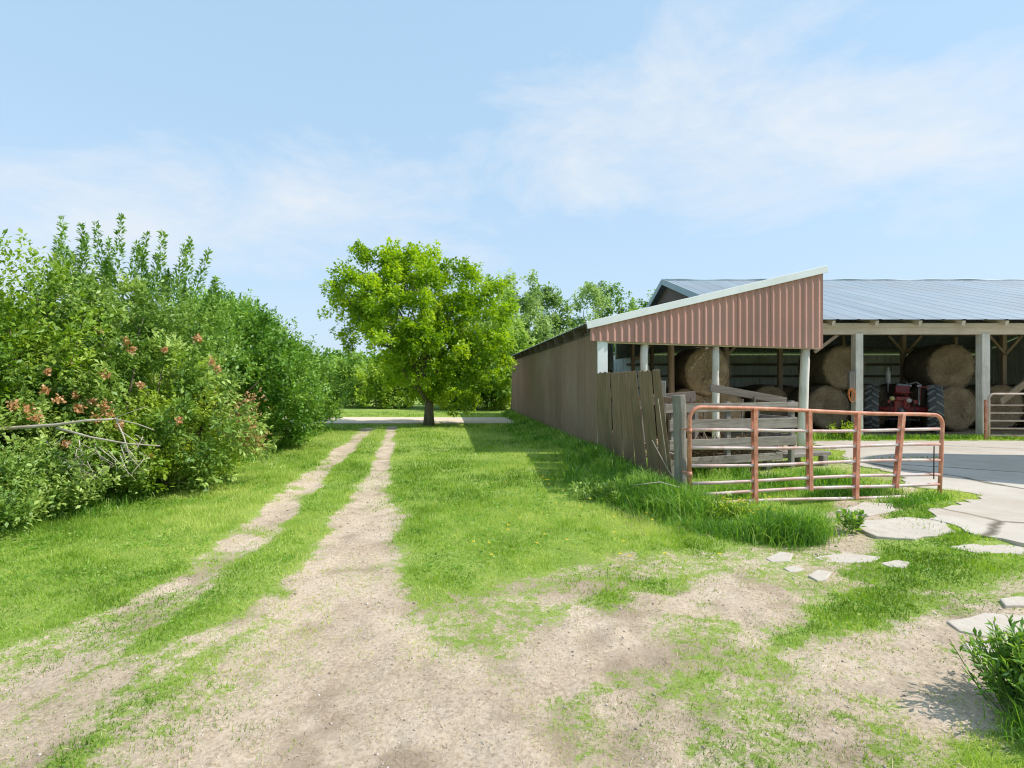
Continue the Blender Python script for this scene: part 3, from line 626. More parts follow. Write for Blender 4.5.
def plant(name, loc, label, cat, lobes, n_shoots, per, leaf, mat, bark, wr=.5, up=.55, slen=(.25, .6), inner=.3, trunk=None, group=None, spread=.7, jit=.06, limbs=14, lump=.35, bend=.2, extra=None, bias=None, parts=('trunk', 'crown'), low=.12, clump=9, cs=.17):
    """tree or shrub: lobes = (cx,cy,cz,rx,ry,rz) relative to loc"""
    e = empty(name, (loc[0], loc[1], 0), label, cat, group)
    Lb = np.array(lobes, float); area = (Lb[:, 3]*Lb[:, 4]+Lb[:, 4]*Lb[:, 5]+Lb[:, 3]*Lb[:, 5]); pr = area/area.sum()
    nc = max(12, n_shoots//clump); i = RNG.choice(len(Lb), nc, p=pr); d = rnd_dirs(nc)
    rad = np.where(RNG.uniform(0, 1, nc) < inner, RNG.uniform(.25, .75, nc), RNG.uniform(.74, 1.02, nc))
    s = fbm(d[:, 0]*2.3+i*7.1, d[:, 1]*2.3+d[:, 2]*1.9+i*3.3, 81, 3)
    keep = (s+RNG.uniform(-.12, .12, nc)) > lump
    rad = rad*(.76+.44*s)
    A = Lb[i, :3]+d*rad[:, None]*Lb[i, 3:]
    keep &= A[:, 2] > low
    dep = np.min(np.stack([(((A-q[:3])/q[3:])**2).sum(1) for q in Lb], 1), 1)
    keep &= (dep > .22) | (RNG.uniform(0, 1, nc) < .35)
    A, d, s = A[keep], d[keep], s[keep]; nc = len(A)
    tone = np.clip(.5+(s-.5)*1.1+RNG.normal(0, .2, nc), 0, 1)
    ci = np.repeat(np.arange(nc), clump); sig = cs*np.mean(Lb[:, 3:])*RNG.uniform(.6, 1.25, nc)[ci]
    A = A[ci]+RNG.normal(0, 1, (len(ci), 3))*sig[:, None]*np.array([1, 1, .62]); d = unit(d[ci]+rnd_dirs(len(ci))*.3)
    A[:, 2] = np.maximum(A[:, 2], low*.6); n = len(A)
    D = unit(d*(1-up)+np.array([0, 0, up])+rnd_dirs(n)*.35)
    ct = np.clip(tone[ci]+RNG.normal(0, .10, n), 0, 1)
    Ls = RNG.uniform(slen[0], slen[1], n)
    parts_ = [shoot_leaves(A, D, Ls, per, leaf, wr, spread, jit, ct, bend)]
    if extra is not None: parts_ += extra
    V, Fa, t = merge(parts_)
    link(parts[1], fast_mesh(parts[1], V, Fa, {'tint': t}), mat, e)
    pairs = []
    if trunk:
        (h, r0, r1, lx, ly) = trunk; top = (lx, ly, h)
        pts, rs = crooked((0, 0, -.1), top, r0, r1, 6, .018); rs[0] *= 1.45; rs[1] *= 1.08; pairs.append((pts, rs))
        for k in range(limbs):
            b = A[RNG.integers(0, n)]; t_ = random.uniform(.3, 1.0); k0 = int(t_*6); a = pts[min(k0, 6)]
            if b[2] < a[2]*.8: continue
            q, rq = crooked(a, b, max(rs[min(k0, 6)]*.45, .012), .008, 4, .06); pairs.append((q, rq))
    else:
        for k in range(limbs):
            b = A[RNG.integers(0, n)]; a = (b[0]*.35+random.uniform(-.15, .15), b[1]*.35+random.uniform(-.15, .15), -.05)
            pairs.append(crooked(a, b, .022, .006, 4, .07))
    stems_mesh(pairs).build(parts[0], bark, e, smooth=True)
    return e, A

def upright_shoots(bases, lens, per, leaf, wr, tintc, lean=.18):
    A = np.array(bases, float); n = len(A); D = unit(np.array([0, 0, 1.0])+rnd_dirs(n)*lean+0*A)
    return shoot_leaves(A, D, np.array(lens), per, leaf, wr, 1.0, .05, np.full(n, tintc)+RNG.normal(0, .1, n), .0, .0)

# --- the big oak in front of the road
OX, OY = -3.25, 20.0
def orel(px, py, dy, rx, rz, ry=None):
    p = at(px, py, OY+dy); return (p.x-OX, p.y-OY, p.z, rx, ry or rx, rz)
plant('oak_tree', (OX, OY), 'large round crowned bright green oak standing alone before the road', 'tree',
      [orel(415, 312, 0, 2.1, 2.0), orel(372, 285, -.4, 1.25, 1.25), orel(355, 325, .3, .85, .8), orel(440, 288, .2, 1.35, 1.2), orel(478, 315, .2, 1.15, 1.35),
       orel(482, 360, -.2, 1.0, 1.2), orel(425, 355, -.9, 1.4, 1.2), orel(400, 330, -1.4, 1.3, 1.2), orel(455, 385, .3, 1.15, .85), orel(425, 385, 1.2, 1.3, .8), orel(362, 300, .8, 1.1, 1.0), orel(408, 375, -1.2, .75, .55), orel(405, 272, .3, 1.0, .6)],
      3700, 28, .12, M['leaf_oak'], M['bark'], wr=.72, up=.35, slen=(.2, .5), inner=.22, trunk=(4.6, .17, .07, -.1, .1), limbs=44, lump=.29, jit=.13, spread=.35, bend=.05, low=.5)

# --- thicket on the left, front to back
def lobe(px, py, Y, rx, ry, rz, o): 
    p = at(px, py, Y); return (p.x-o[0], p.y-o[1], p.z, rx, ry, rz)
o = (-7.1, 7.0)
plant('box_elder', o, 'yellow green box elder at the left edge of the thicket', 'tree',
      [lobe(-5, 330, 7.0, .85, .9, .95, o), lobe(-60, 350, 7.0, 1.1, 1.1, 1.0, o), lobe(35, 365, 6.9, .6, .6, .6, o), lobe(10, 285, 7.4, .48, .5, .40, o), lobe(-20, 440, 7.0, 1.0, .9, .9, o), lobe(-110, 420, 6.2, 1.1, 1.2, 1.3, o)],
      2300, 22, .085, M['leaf_mid2'], M['bark'], wr=.5, up=.5, slen=(.22, .5), trunk=(2.4, .09, .03, .1, .1), limbs=30, lump=.33, jit=.07)
o = (-7.3, 9.6)
SH = [(58, 290, .95, -.12), (66, 285, 1.2, -.05), (72, 288, 1.0, .08), (84, 290, 1.15, .02), (91, 288, .95, .1), (99, 295, .6, -.1), (110, 290, 1.1, -.06), (116, 288, .9, .1), (127, 285, 1.15, .04), (134, 288, 1.0, .16), (146, 292, .75, -.05), (158, 296, .7, .05), (169, 290, .95, .02), (177, 292, 1.0, .1), (184, 296, .85, .22), (190, 300, .95, .34), (150, 300, .6, .2), (78, 295, .7, .2), (122, 295, .6, -.2), (205, 310, .6, .3)]
A_ = np.array([(at(x, y, 9.55).x-o[0], random.uniform(-.35, .35), at(x, y, 9.55).z) for x, y, _, _ in SH]); D_ = unit(np.array([(q, random.uniform(-.12, .12), 1.0) for _, _, _, q in SH])); L_ = np.array([q for _, _, q, _ in SH])
ex = [shoot_leaves(A_, D_, L_, 230, .085, .42, .75, .075, np.clip(RNG.normal(.5, .12, len(SH)), 0, 1), .05, .0)]
plant('upright_shrub', o, 'tall shrub with many upright leafy shoots rising above the thicket', 'shrub',
      [lobe(90, 335, 9.6, 1.2, .9, .8, o), lobe(160, 343, 9.6, 1.1, .9, .75, o), lobe(130, 390, 9.6, 1.4, 1.0, 1.0, o), lobe(196, 350, 9.8, .7, .9, .6, o), lobe(60, 380, 9.8, 1.2, 1.0, 1.2, o)],
      2000, 24, .085, M['leaf_shoot'], M['bark'], wr=.42, up=.75, slen=(.3, .7), limbs=20, lump=.32, jit=.05, extra=ex, parts=('stems', 'foliage'))
o = (-6.2, 7.9)
hs, HA = plant('honeysuckle_bush', o, 'grey green bush dotted with orange brown seed clusters', 'bush',
      [lobe(115, 375, 8.0, 1.0, .9, .95, o), lobe(160, 410, 7.6, .9, .8, .95, o), lobe(70, 430, 7.2, .95, .8, .85, o), lobe(190, 430, 7.9, .8, .8, .8, o), lobe(120, 320, 8.4, .8, .7, .6, o), lobe(25, 450, 6.8, .75, .7, .6, o)],
      2100, 20, .085, M['leaf_grey'], M['bark'], wr=.5, up=.35, slen=(.15, .42), limbs=24, lump=.30, jit=.06, bend=-.1, parts=('stems', 'foliage'))
# seed clusters on the sunny side of the bush
cl_pts = []
HW = HA+np.array([o[0], o[1], 0]); hpx = 512+HW[:, 0]*F/HW[:, 1]; hpy = 384-(HW[:, 2]-EYE)*F/HW[:, 1]
for px, py, r_ in [(80, 408, .10), (92, 402, .09), (105, 405, .10), (110, 415, .09), (28, 410, .11), (36, 418, .10), (45, 390, .07), (104, 375, .09), (126, 342, .09), (100, 330, .07), (198, 338, .07), (140, 385, .07), (70, 362, .05), (14, 405, .09), (120, 425, .10), (66, 445, .07), (150, 455, .08), (132, 350, .06), (58, 400, .08), (96, 418, .08), (212, 362, .08), (218, 370, .07), (165, 350, .05), (180, 420, .06), (48, 372, .05), (75, 395, .07)]:
    near = (np.hypot(hpx-px, hpy-py) < 22); Y_ = (np.sort(HW[near, 1])[:6].mean() if near.sum() > 6 else 6.9)-.16
    p = at(px, py, Y_); cl_pts.append((p.x-o[0], p.y-o[1], p.z, r_*.85))
for (cx_, cy_, cz_, r_) in cl_pts:
    n = 44; P = np.array([cx_, cy_, cz_])+rnd_dirs(n)*r_*RNG.uniform(.15, 1, (n, 1))*np.array([.8, .8, 1.0])
    V, Fa, t = leaves(P, rnd_dirs(n), rnd_dirs(n), RNG.uniform(.03, .055, n), .75, RNG.uniform(0, 1, n))
    link('seed_cluster', fast_mesh('seed_cluster', V, Fa, {'tint': t}), M['orange_fruit'], hs)
o = (-6.9, 12.4)
plant('dense_shrub', o, 'dense dark green rounded shrub reaching down to the mown grass', 'shrub',
      [lobe(245, 362, 12.4, 1.1, 1.1, 1.05, o), lobe(268, 400, 12.2, 1.0, 1.0, .95, o), lobe(222, 345, 12.8, .9, 1.0, .85, o), lobe(225, 402, 12.0, 1.1, 1.0, 1.1, o), lobe(286, 405, 13.0, .65, .9, .85, o), lobe(272, 375, 13.2, .7, 1.0, .85, o)],
      2500, 24, .10, M['leaf_dark'], M['bark'], wr=.5, up=.55, slen=(.25, .55), limbs=16, lump=.30, jit=.07, parts=('stems', 'foliage'),
      extra=[upright_shoots([(at(x, y, 12.6).x-o[0], .3, at(x, y, 12.6).z) for x, y in [(215, 322), (228, 325), (240, 326), (252, 332), (262, 338), (272, 346), (280, 354), (246, 325), (290, 366)]], [.6, .7, .75, .6, .6, .5, .5, .55, .4], 60, .1, .45, .45)])
o = (-8.6, 14.5)
plant('tall_shrub', o, 'mid green shrub showing its top behind the dense dark one', 'shrub',
      [lobe(215, 352, 14.5, 1.3, 1.2, 1.2, o), lobe(190, 335, 14.5, 1.2, 1.2, 1.0, o), lobe(250, 375, 15, 1.1, 1.2, 1.2, o)], 1300, 22, .10, M['leaf_mid'], M['bark'], up=.6, slen=(.3, .7), limbs=12, lump=.3, parts=('stems', 'foliage'))
o = (-7.1, 17.0)
plant('small_shrub', o, 'last shrub of the thicket nearest to the gravel road', 'shrub',
      [lobe(302, 392, 17, .85, 1.1, .95, o), lobe(318, 402, 17.4, .6, .8, .65, o), lobe(288, 385, 17, .9, 1.0, 1.0, o), lobe(312, 414, 16.6, .5, .7, .4, o)], 1500, 20, .10, M['leaf_mid'], M['bark'], up=.6, slen=(.25, .55), limbs=10, lump=.3, parts=('stems', 'foliage'))
o = (-5.6, 7.7)
plant('yellow_shrub', o, 'low yellow green shrub at the foot of the seed dotted bush', 'shrub',
      [lobe(150, 445, 7.4, .55, .5, .55, o), lobe(185, 460, 8.0, .5, .5, .5, o), lobe(180, 400, 7.9, .45, .45, .5, o), lobe(120, 470, 7.0, .5, .4, .4, o), lobe(205, 470, 8.6, .45, .4, .4, o)], 1000, 20, .065, M['leaf_yellow'], M['bark'], up=.5, slen=(.15, .4), limbs=10, lump=.3, jit=.05, parts=('stems', 'foliage'), low=.04)
o = (-5.9, 6.0)
plant('nettle_clump', o, 'low grey green weed clump at the left border of the photo', 'weed',
      [lobe(20, 495, 6.0, .55, .45, .4, o), lobe(70, 490, 6.4, .5, .45, .35, o), lobe(-40, 505, 5.5, .6, .5, .45, o), lobe(115, 488, 6.8, .4, .4, .3, o), lobe(-10, 525, 5.3, .35, .3, .25, o)], 1300, 18, .06, M['leaf_grey'], M['leaf_mid'] if False else M['bark'], wr=.5, up=.7, slen=(.15, .35), limbs=8, lump=.28, jit=.05, parts=('stems', 'foliage'), low=.02)
for (xx, yy, zz, ss, lab) in [(-10.2, 8.5, 1.9, 1.9, 'bushy shrub hidden behind the box elder deep in the thicket'), (-10.5, 12.5, 2.0, 2.0, 'broad shrub standing in the second row behind the upright shoots'), (-9.8, 17.5, 1.6, 1.6, 'rounded shrub in the second row behind the last shrub'), (-9.0, 4.6, 1.6, 1.6, 'leafy shrub just outside the left border of the view')]:
    plant('back_shrub', (xx, yy), lab, 'shrub', [(0, 0, zz, ss, ss, zz*.9), (.8, .6, zz*.7, ss*.7, ss*.7, zz*.7), (-.8, .2, zz*.8, ss*.7, ss*.7, zz*.7)], 900, 20, .12, M['leaf_mid'], M['bark'], up=.55, slen=(.3, .7), limbs=10, lump=.3, parts=('stems', 'foliage'))

# dead branches
e = empty('fallen_branch', at(-20, 430, 6.2), 'long bare grey dead branch sticking out of the thicket at left', 'branch')
def dead(e, segs):
    mb = MB(); o_ = e.location
    for pts, r0, r1 in segs:
        P = [at(*p)-o_ for p in pts]; k = len(P); mb.tube([tuple(p+Vector((random.gauss(0, .008),)*3)) for p in P], [r0*(1-i/(k-1))+r1*i/(k-1) for i in range(k)], 7)
    return mb
segs = [([(-60, 428, 6.3), (0, 428, 6.2), (55, 425, 6.1), (85, 421, 6.05), (115, 418, 6.0)], .026, .012), ([(58, 427, 6.1), (90, 437, 6.0), (125, 444, 5.95), (160, 446, 5.9)], .015, .005),
        ([(115, 418, 6.0), (125, 435, 6.0), (133, 455, 6.0), (140, 468, 6.05)], .010, .003), ([(115, 418, 6.0), (138, 424, 6.0), (155, 430, 6.0)], .008, .003), ([(115, 418, 6.0), (130, 412, 6.0), (146, 407, 6.0)], .007, .002),
        ([(42, 435, 6.1), (50, 448, 6.1), (58, 458, 6.1)], .008, .003), ([(120, 443, 5.95), (130, 456, 5.95), (128, 468, 5.95)], .006, .002), ([(80, 440, 6.0), (78, 452, 6.0), (83, 456, 6.0)], .006, .002), ([(128, 450, 5.98), (136, 460, 5.98), (135, 466, 5.98)], .004, .002)]
for k in range(26):
    x0, y0 = random.uniform(30, 150), random.uniform(430, 462); segs.append(([(x0, y0, 6.2), (x0+random.uniform(-18, 22), y0+random.uniform(4, 22), 6.15), (x0+random.uniform(-30, 34), y0+random.uniform(10, 34), 6.1)], .005, .0015))
dead(e, segs).build('bough', M['dead_wood'], e, smooth=True)
e = empty('dead_twig', at(245, 415, 9.0), 'withered branch with rusty brown leaves leaning out of the dense shrub', 'branch')
segs = [([(205, 420, 9.4), (225, 415, 9.2), (245, 425, 9.0), (258, 445, 8.9)], .012, .004), ([(225, 415, 9.2), (242, 405, 9.1), (252, 400, 9.0)], .007, .002), ([(238, 420, 9.1), (248, 440, 9.0), (252, 455, 8.9)], .006, .002), ([(200, 425, 9.3), (215, 432, 9.2), (232, 438, 9.1)], .008, .003)]
dead(e, segs).build('bough', M['dead_wood'], e, smooth=True)
C = np.array([tuple(at(x, y, 8.35)-e.location) for x, y in [(246, 408), (250, 420), (247, 428), (255, 438), (258, 446), (252, 400), (244, 435), (240, 415), (214, 395), (210, 402)]]); i = np.repeat(np.arange(len(C)), 60)
P = C[i]+RNG.normal(0, .095, (len(i), 3)); V, Fa, t = leaves(P, rnd_dirs(len(i)), rnd_dirs(len(i)), RNG.uniform(.04, .085, len(i)), .5, RNG.uniform(0, 1, len(i)))
link('withered_leaves', fast_mesh('withered_leaves', V, Fa, {'tint': t}), M['brown_leaf'], e)

# --- trees beyond the road
def far_tree(px, top, Y, wpx, label, mat, bark, n=500, leaf=.22, airy=.35, trunk=True, base=None, name='roadside_tree', cat='tree', group='trees beyond the road'):
    x = (px-512)*Y/F; h = EYE+(384-top)*Y/F; r = wpx*Y/F/2
    if base is None: base = h*.25
    lobes = []; k = max(3, int((h-base)/(r*.9)))
    rr = random.Random(int(px*7+Y))
    for q in range(k):
        t_ = (q+.5)/k; s_ = math.sin(math.pi*min(.25+.72*t_, .97))
        lobes.append((rr.uniform(-.3, .3)*r, rr.uniform(-.3, .3)*r, base+(h-base)*t_, r*(.55+.5*s_)*rr.uniform(.75, 1.05), r*.9*s_+.2, (h-base)/k*.75))
    return plant(name, (x, Y), label, cat, lobes, n, 18, leaf, mat, bark, wr=.7, up=.45, slen=(.3, .9), inner=.2, trunk=(h*.85, .05+h*.011, .03, rr.uniform(-.3, .3), 0) if trunk else None, limbs=16, lump=airy, jit=.22, spread=.4, group=group, low=.1)
FT = [
 (500, 290, 34, 60, 'light green tree peering over the right shoulder of the oak', 'leaf_far', 'bark', 700, .36),
 (528, 282, 40, 46, 'airy aspen rising beside the oak with pale trunk', 'leaf_aspen', 'pale_bark', 650, .35),
 (555, 300, 42, 44, 'thin loose aspen above the far end of the shed', 'leaf_aspen', 'pale_bark', 560, .36),
 (585, 294, 44, 46, 'grey green poplar above the middle of the shed eave', 'leaf_aspen', 'pale_bark', 600, .35),
 (617, 287, 46, 40, 'rightmost tree, its top just left of the barn gable', 'leaf_mid', 'bark', 620, .34),
 (640, 306, 50, 40, 'tree top almost hidden behind the sloping shed roof', 'leaf_mid', 'bark', 350, .4),
 (512, 330, 31, 40, 'young tree between the oak and the far corner of the shed', 'leaf_far', 'bark', 520, .36),
 (540, 335, 48, 60, 'bushy tree deep behind the pale aspen trunks', 'leaf_far', 'bark', 520, .33),
 (475, 340, 36, 70, 'low broad tree right behind the oak trunk', 'leaf_far', 'bark', 650, .33),
]
for px, top, Y, wp, lab, mt, bk, n_, ar in FT: far_tree(px, top, Y, wp, lab, M[mt], M[bk], n_, .24, ar)
FB = [
 (330, 372, 40, 46, 'small bright bush beyond the road beside the last shrub', 'leaf_far', 500),
 (352, 366, 36, 40, 'rounded pale green bush beyond the road left of the oak', 'leaf_far', 560),
 (378, 362, 34, 42, 'yellow green bush beyond the road under the oak crown', 'leaf_yellow', 560),
 (402, 368, 35, 38, 'bush beyond the road seen through the gap left of the oak trunk', 'leaf_far', 480),
 (452, 372, 33, 44, 'bush beyond the road just right of the oak trunk', 'leaf_far', 560),
 (490, 376, 32, 36, 'low bush beyond the road in front of the pale trunks', 'leaf_yellow', 420),
 (312, 362, 48, 60, 'dark bush farthest left beyond the road', 'leaf_mid', 520),
]
for px, top, Y, wp, lab, mt, n_ in FB: far_tree(px, top, Y, wp, lab, M[mt], M['bark'], n_, .2, .3, trunk=False, base=.15, name='roadside_bush', cat='bush', group='bushes beyond the road')
# slim pale trunks between oak and shed
for k, (px, Y, h, lab) in enumerate([(487, 33, 4.0, 'slim pale trunk just right of the oak, leftmost of four'), (497, 35, 6.0, 'straight white birch trunk, second right of the oak'), (503, 34, 5.0, 'leaning pale trunk third right of the oak'), (509, 36, 5.5, 'pale trunk closest to the shed corner')]):
    x = (px-512)*Y/F
    plant('birch_tree', (x, Y), lab, 'tree', [(0, 0, h, .9, .9, 1.3), (.3, .1, h*.75, .8, .8, .8)], 160, 14, .2, M['leaf_aspen'], M['pale_bark'], wr=.7, up=.4, slen=(.3, .7), trunk=(h, .085, .03, random.uniform(-.4, .2), 0), limbs=6, lump=.36, jit=.2, group='pale trunks beyond the road')
# the far wood: one mass
n = 14000; X = RNG.uniform(-170, 120, n); Y = RNG.uniform(95, 125, n); hh = 4.5+5*fbm(X*.05, Y*0, 91, 4); Z = RNG.uniform(0, 1, n)**.7*hh
A = np.stack([X, Y, Z], 1); V, Fa, t = shoot_leaves(A, unit(rnd_dirs(n)+np.array([0, 0, .6])), RNG.uniform(.6, 1.4, n), 6, .8, .8, .4, .5, np.clip(.5+(fbm(X*.2, Z*.4, 95, 3)-.5)*1.4, 0, 1))
tag(link('far_woods', fast_mesh('far_woods', V, Fa, {'tint': t}), M['leaf_mid']), 'distant line of woods along the horizon', 'woods', kind='stuff')

# ------------------------------------------------------------------ lean-to shed
TH = math.atan(.127)
P0 = Vector((2.0, 12.0, 0))
shed = empty('lean_to_shed', P0, 'long brown metal lean-to shed with a sloping white edged roof', 'shed', rz=TH)
roofz = lambda u: 3.02+(u+.25)*.243
hb = lambda u: 2.60-.022*u            # underside of the corrugated gable panel
def ribbed(name, mat, parent, frame, U0, U1, v0f, v1f, pitch, amp, prof='sine', rows=1, thick=0):
    """sheet whose ribs run along v; frame maps (u, v, n) to a point"""
    us = []; n = int(round((U1-U0)/pitch))
    for k in range(n):
        b = U0+(U1-U0)*k/n; p = (U1-U0)/n
        if prof == 'sine': us += [(b+p*t, amp*math.sin(2*math.pi*t)) for t in (0, .125, .25, .375, .5, .625, .75, .875)]
        else: us += [(b, 0), (b+p*.78, 0), (b+p*.85, amp), (b+p*.93, amp)]
    us.append((U1, 0)); v = []; f = []; R_ = rows+1
    for (u, d) in us:
        a, b = v0f(u), v1f(u)
        for r in range(R_): v.append(frame(u, a+(b-a)*r/rows, d))
    for i in range(len(us)-1):
        for r in range(rows): f.append((i*R_+r, (i+1)*R_+r, (i+1)*R_+r+1, i*R_+r+1))
    mb = MB(); mb.add(v, f); return mb.build(name, mat, parent)
DEP = 15.9; UW = 5.70
ribbed('gable_panel', M['gable_metal'], shed, lambda u, v, d: (u, -.10-d, v), -.2, UW, hb, lambda u: roofz(u)-.05, .172, .02)
ribbed('side_wall', M['wall_metal'], shed, lambda u, v, d: (-d, u, v), 0.02, DEP, lambda u: .02, lambda u: 2.80, .23, .02, 'trap')
ribbed('end_wall', M['inner_metal'], shed, lambda u, v, d: (u, DEP+d, v), 0.05, UW, lambda u: .02, lambda u: roofz(u)-.3, .23, .02, 'trap')
ribbed('roof', M['roof_metal'], shed, lambda u, v, d: (v, u, roofz(v)+d), -.10, DEP+.25, lambda u: -.27, lambda u: UW+.03, .3, .018, 'trap', rows=2)
mb = MB(); mb.beam((-.29, -.135, roofz(-.29)-.055), (UW+.09, -.135, roofz(UW+.09)-.055), .03, .17, up=(0, 0, 1)); mb.build('fascia', M['white_trim'], shed, bevel=.006)
mb = MB(); mb.box((UW+.12, (DEP)/2+1.2, roofz(UW)-.75), (.02, DEP-2.2, 1.5)); mb.build('sun_block_panel', M['inner_metal'], shed)  # unseen panel, added to stop sun leaking in through the roof gap
for k in range(14):
    v_ = .05+k*1.215; mb = MB(); mb.beam((-.24, v_, roofz(-.24)-.13), (UW, v_, roofz(UW)-.13), .05, .2); mb.build('rafter', M['rafter_wood'], shed)
mb = MB(); mb.box((.05, DEP/2, 2.83), (.07, DEP-.15, .14)); mb.build('wall_plate', M['rafter_wood'], shed)
mb = MB(); mb.beam((.1, 0.0, 2.68), (UW-.05, 0.0, 2.58), .08, .24); mb.build('front_beam', M['wood_beam'], shed, bevel=.006)
mb = MB(); mb.box((.11, -.04, 1.31), (.24, .05, 2.62)); mb.build('corner_board', M['white_trim'], shed, bevel=.006)
def rpost(parent, name, mat, loc, h, r, lean=(0, 0)):
    x, y = loc; mb = MB(); k = 7
    mb.tube([(x+lean[0]*i/k+random.gauss(0, .006), y+lean[1]*i/k, -.1+(h+.1)*i/k) for i in range(k+1)], [r*(1.06-.12*i/k)*random.uniform(.97, 1.03) for i in range(k+1)], 12)
    return mb.build(name, mat, parent, smooth=True)
def loc_shed(px, Y):
    p = Vector(((px-512)*Y/F, Y, 0))-P0; c, s_ = math.cos(TH), math.sin(TH); return (p.x*c+p.y*s_, -p.x*s_+p.y*c)
rpost(shed, 'post', M['post_white'], (1.19, .1), 2.55, .10); rpost(shed, 'post', M['post_white'], (3.0, .1), 2.5, .085); rpost(shed, 'post', M['post_white'], (5.28, .1), 2.5, .11, (.10, 0))
for px, Y, m_, r_ in [(633, 17.5, 'post_tan', .06), (671, 15.6, 'post_tan', .10), (726, 18.5, 'post_tan', .10), (652, 22, 'post_tan', .08), (700, 24, 'post_tan', .09)]:
    l = loc_shed(px, Y); rpost(shed, 'post', M[m_], l, roofz(l[0])-.2, r_)
def brace(parent, a, b, w=.05, h=.09): mb = MB(); mb.beam(a, b, w, h); return mb.build('brace', M['post_tan'], parent)
l = loc_shed(633, 17.5); brace(shed, (l[0], l[1], 2.35), (l[0]+.7, l[1], 3.0)); l = loc_shed(726, 18.5); brace(shed, (l[0], l[1], 2.6), (l[0]+.8, l[1], 3.4)); brace(shed, (l[0], l[1], 2.6), (l[0]-.8, l[1], 3.2))
for z in (.7, 1.5, 2.3):
    mb = MB(); mb.box((UW/2, DEP-.06, z), (UW-.2, .05, .12)); mb.build('girt', M['rafter_wood'], shed)
    mb = MB(); mb.box((.06, DEP/2, z), (.05, DEP-.3, .12)); mb.build('girt', M['rafter_wood'], shed)

# ------------------------------------------------------------------ main pole barn
BY, BR, XL, XR = 15.2, 24.0, 7.35, 30.0
barn = empty('pole_barn', (XL, BY, 0), 'wide open fronted hay barn with a blue grey metal roof', 'barn')
def B(x, y, z): return (x-XL, y-BY, z)
ez, rz_ = 3.47, 6.46; ey = 14.82
sl = (rz_-ez)/(BR-ey)
ribbed('roof', M['roof_metal'], barn, lambda u, v, d: B(u, v, ez+(v-ey)*sl+d), XL-.3, XR+.3, lambda u: ey, lambda u: BR, .61, .012, 'trap', rows=6)
ribbed('roof', M['roof_metal'], barn, lambda u, v, d: B(u, v, rz_-(v-BR)*sl+d), XL-.3, XR+.3, lambda u: BR, lambda u: 33.3, .305, .028, 'trap', rows=2)
mb = MB(); k = 60; mb.tube([B(XL-.3+(XR-XL+.6)*i/k, BR, rz_+.02+.03*math.sin(i*.9)*math.sin(i*.37)) for i in range(k+1)], .045, 8); mb.build('ridge_cap', M['blue_trim'], barn, smooth=True)
# gable triangle of old boards above the shed roof
mb = MB(); yb = [ey+.3+(33.0-ey-.3)*i/40 for i in range(41)]
v = []; f = []
for y_ in yb:
    top = rz_-abs(y_-BR)*sl-.06; v += [B(XL, y_, 3.3), B(XL, y_, top)]
for i in range(40): f.append((2*i, 2*i+1, 2*i+3, 2*i+2))
mb.add(v, f); mb.build('gable_wall', M['old_board'], barn)
for s_ in (-1, 1):
    mb = MB(); e_ = BR+s_*(BR-ey)*1.01; mb.beam(B(XL-.32, BR+s_*.02, rz_-.07), B(XL-.32, e_, rz_-abs(e_-BR)*sl-.07), .04, .26); mb.build('barge_board', M['blue_trim'], barn)
mb = MB(); mb.box(B((XL+XR)/2+.2, BY, 3.24), (XR-XL-.2, .09, .34)); mb.build('front_beam', M['wood_beam'], barn, bevel=.008)
mb = MB(); mb.box(B((XL+XR)/2+.2, BY-.075, 3.33), (XR-XL-.2, .05, .13)); mb.build('front_beam', M['wood_beam'], barn, bevel=.006)
x = 9.35
while x < XR:
    mb = MB(); mb.beam(B(x, ey+.06, ez+.0-.10), B(x, BR, rz_-.10), .09, .14); mb.build('rafter', M['wood_beam'], barn)
    x += 1.26
for y_ in (16.8, 18.6, 20.4, 22.2, 26, 29, 32):
    mb = MB(); mb.box(B((XL+XR)/2, y_, rz_-abs(y_-BR)*sl-.045), (XR-XL, .09, .05)); mb.build('purlin', M['rafter_wood'], barn)
def spost(px, w_, h=3.1, Y=BY):
    x = (px-512)*Y/F; mb = MB(); mb.box(B(x, Y+.04, h/2-.05), (w_, w_, h+.1)); mb.build('post', M['post_white'], barn, bevel=.015); return x
xa = spost(858, .225); xb = spost(984, .235); 
for x in (17.8, 21.6, 25.4, 29.2):
    mb = MB(); mb.box(B(x, BY+.04, 1.5), (.22, .22, 3.1)); mb.build('post', M['post_white'], barn, bevel=.015)
def ipost(px, Y, w_=.15, h=None, mat='post_tan', br=True):
    x = (px-512)*Y/F; h = h or min(3.9, ez+(Y-ey)*sl-.15); mb = MB(); mb.box(B(x, Y, h/2-.05), (w_, w_, h+.1)); mb.build('post', M[mat], barn, bevel=.01)
    if br:
        for s_ in (-1, 1): brace(barn, B(x, Y-.1, h-1.2 if h > 3.9 else 2.72), B(x+s_*.62, Y-.1, 3.42))
ipost(903, 19.4); ipost(1003, 19.4); ipost(780, 19.4, br=False); ipost(843, 22, .12, br=False); ipost(955, 25, .15, br=False); ipost(1080, 19.4, br=False)
brace(barn, B(9.05, BY+.12, 2.55), B(9.75, BY+.12, 3.08)); brace(barn, B(14.1, BY+.12, 3.05), B(14.75, BY+1.0, 2.6))
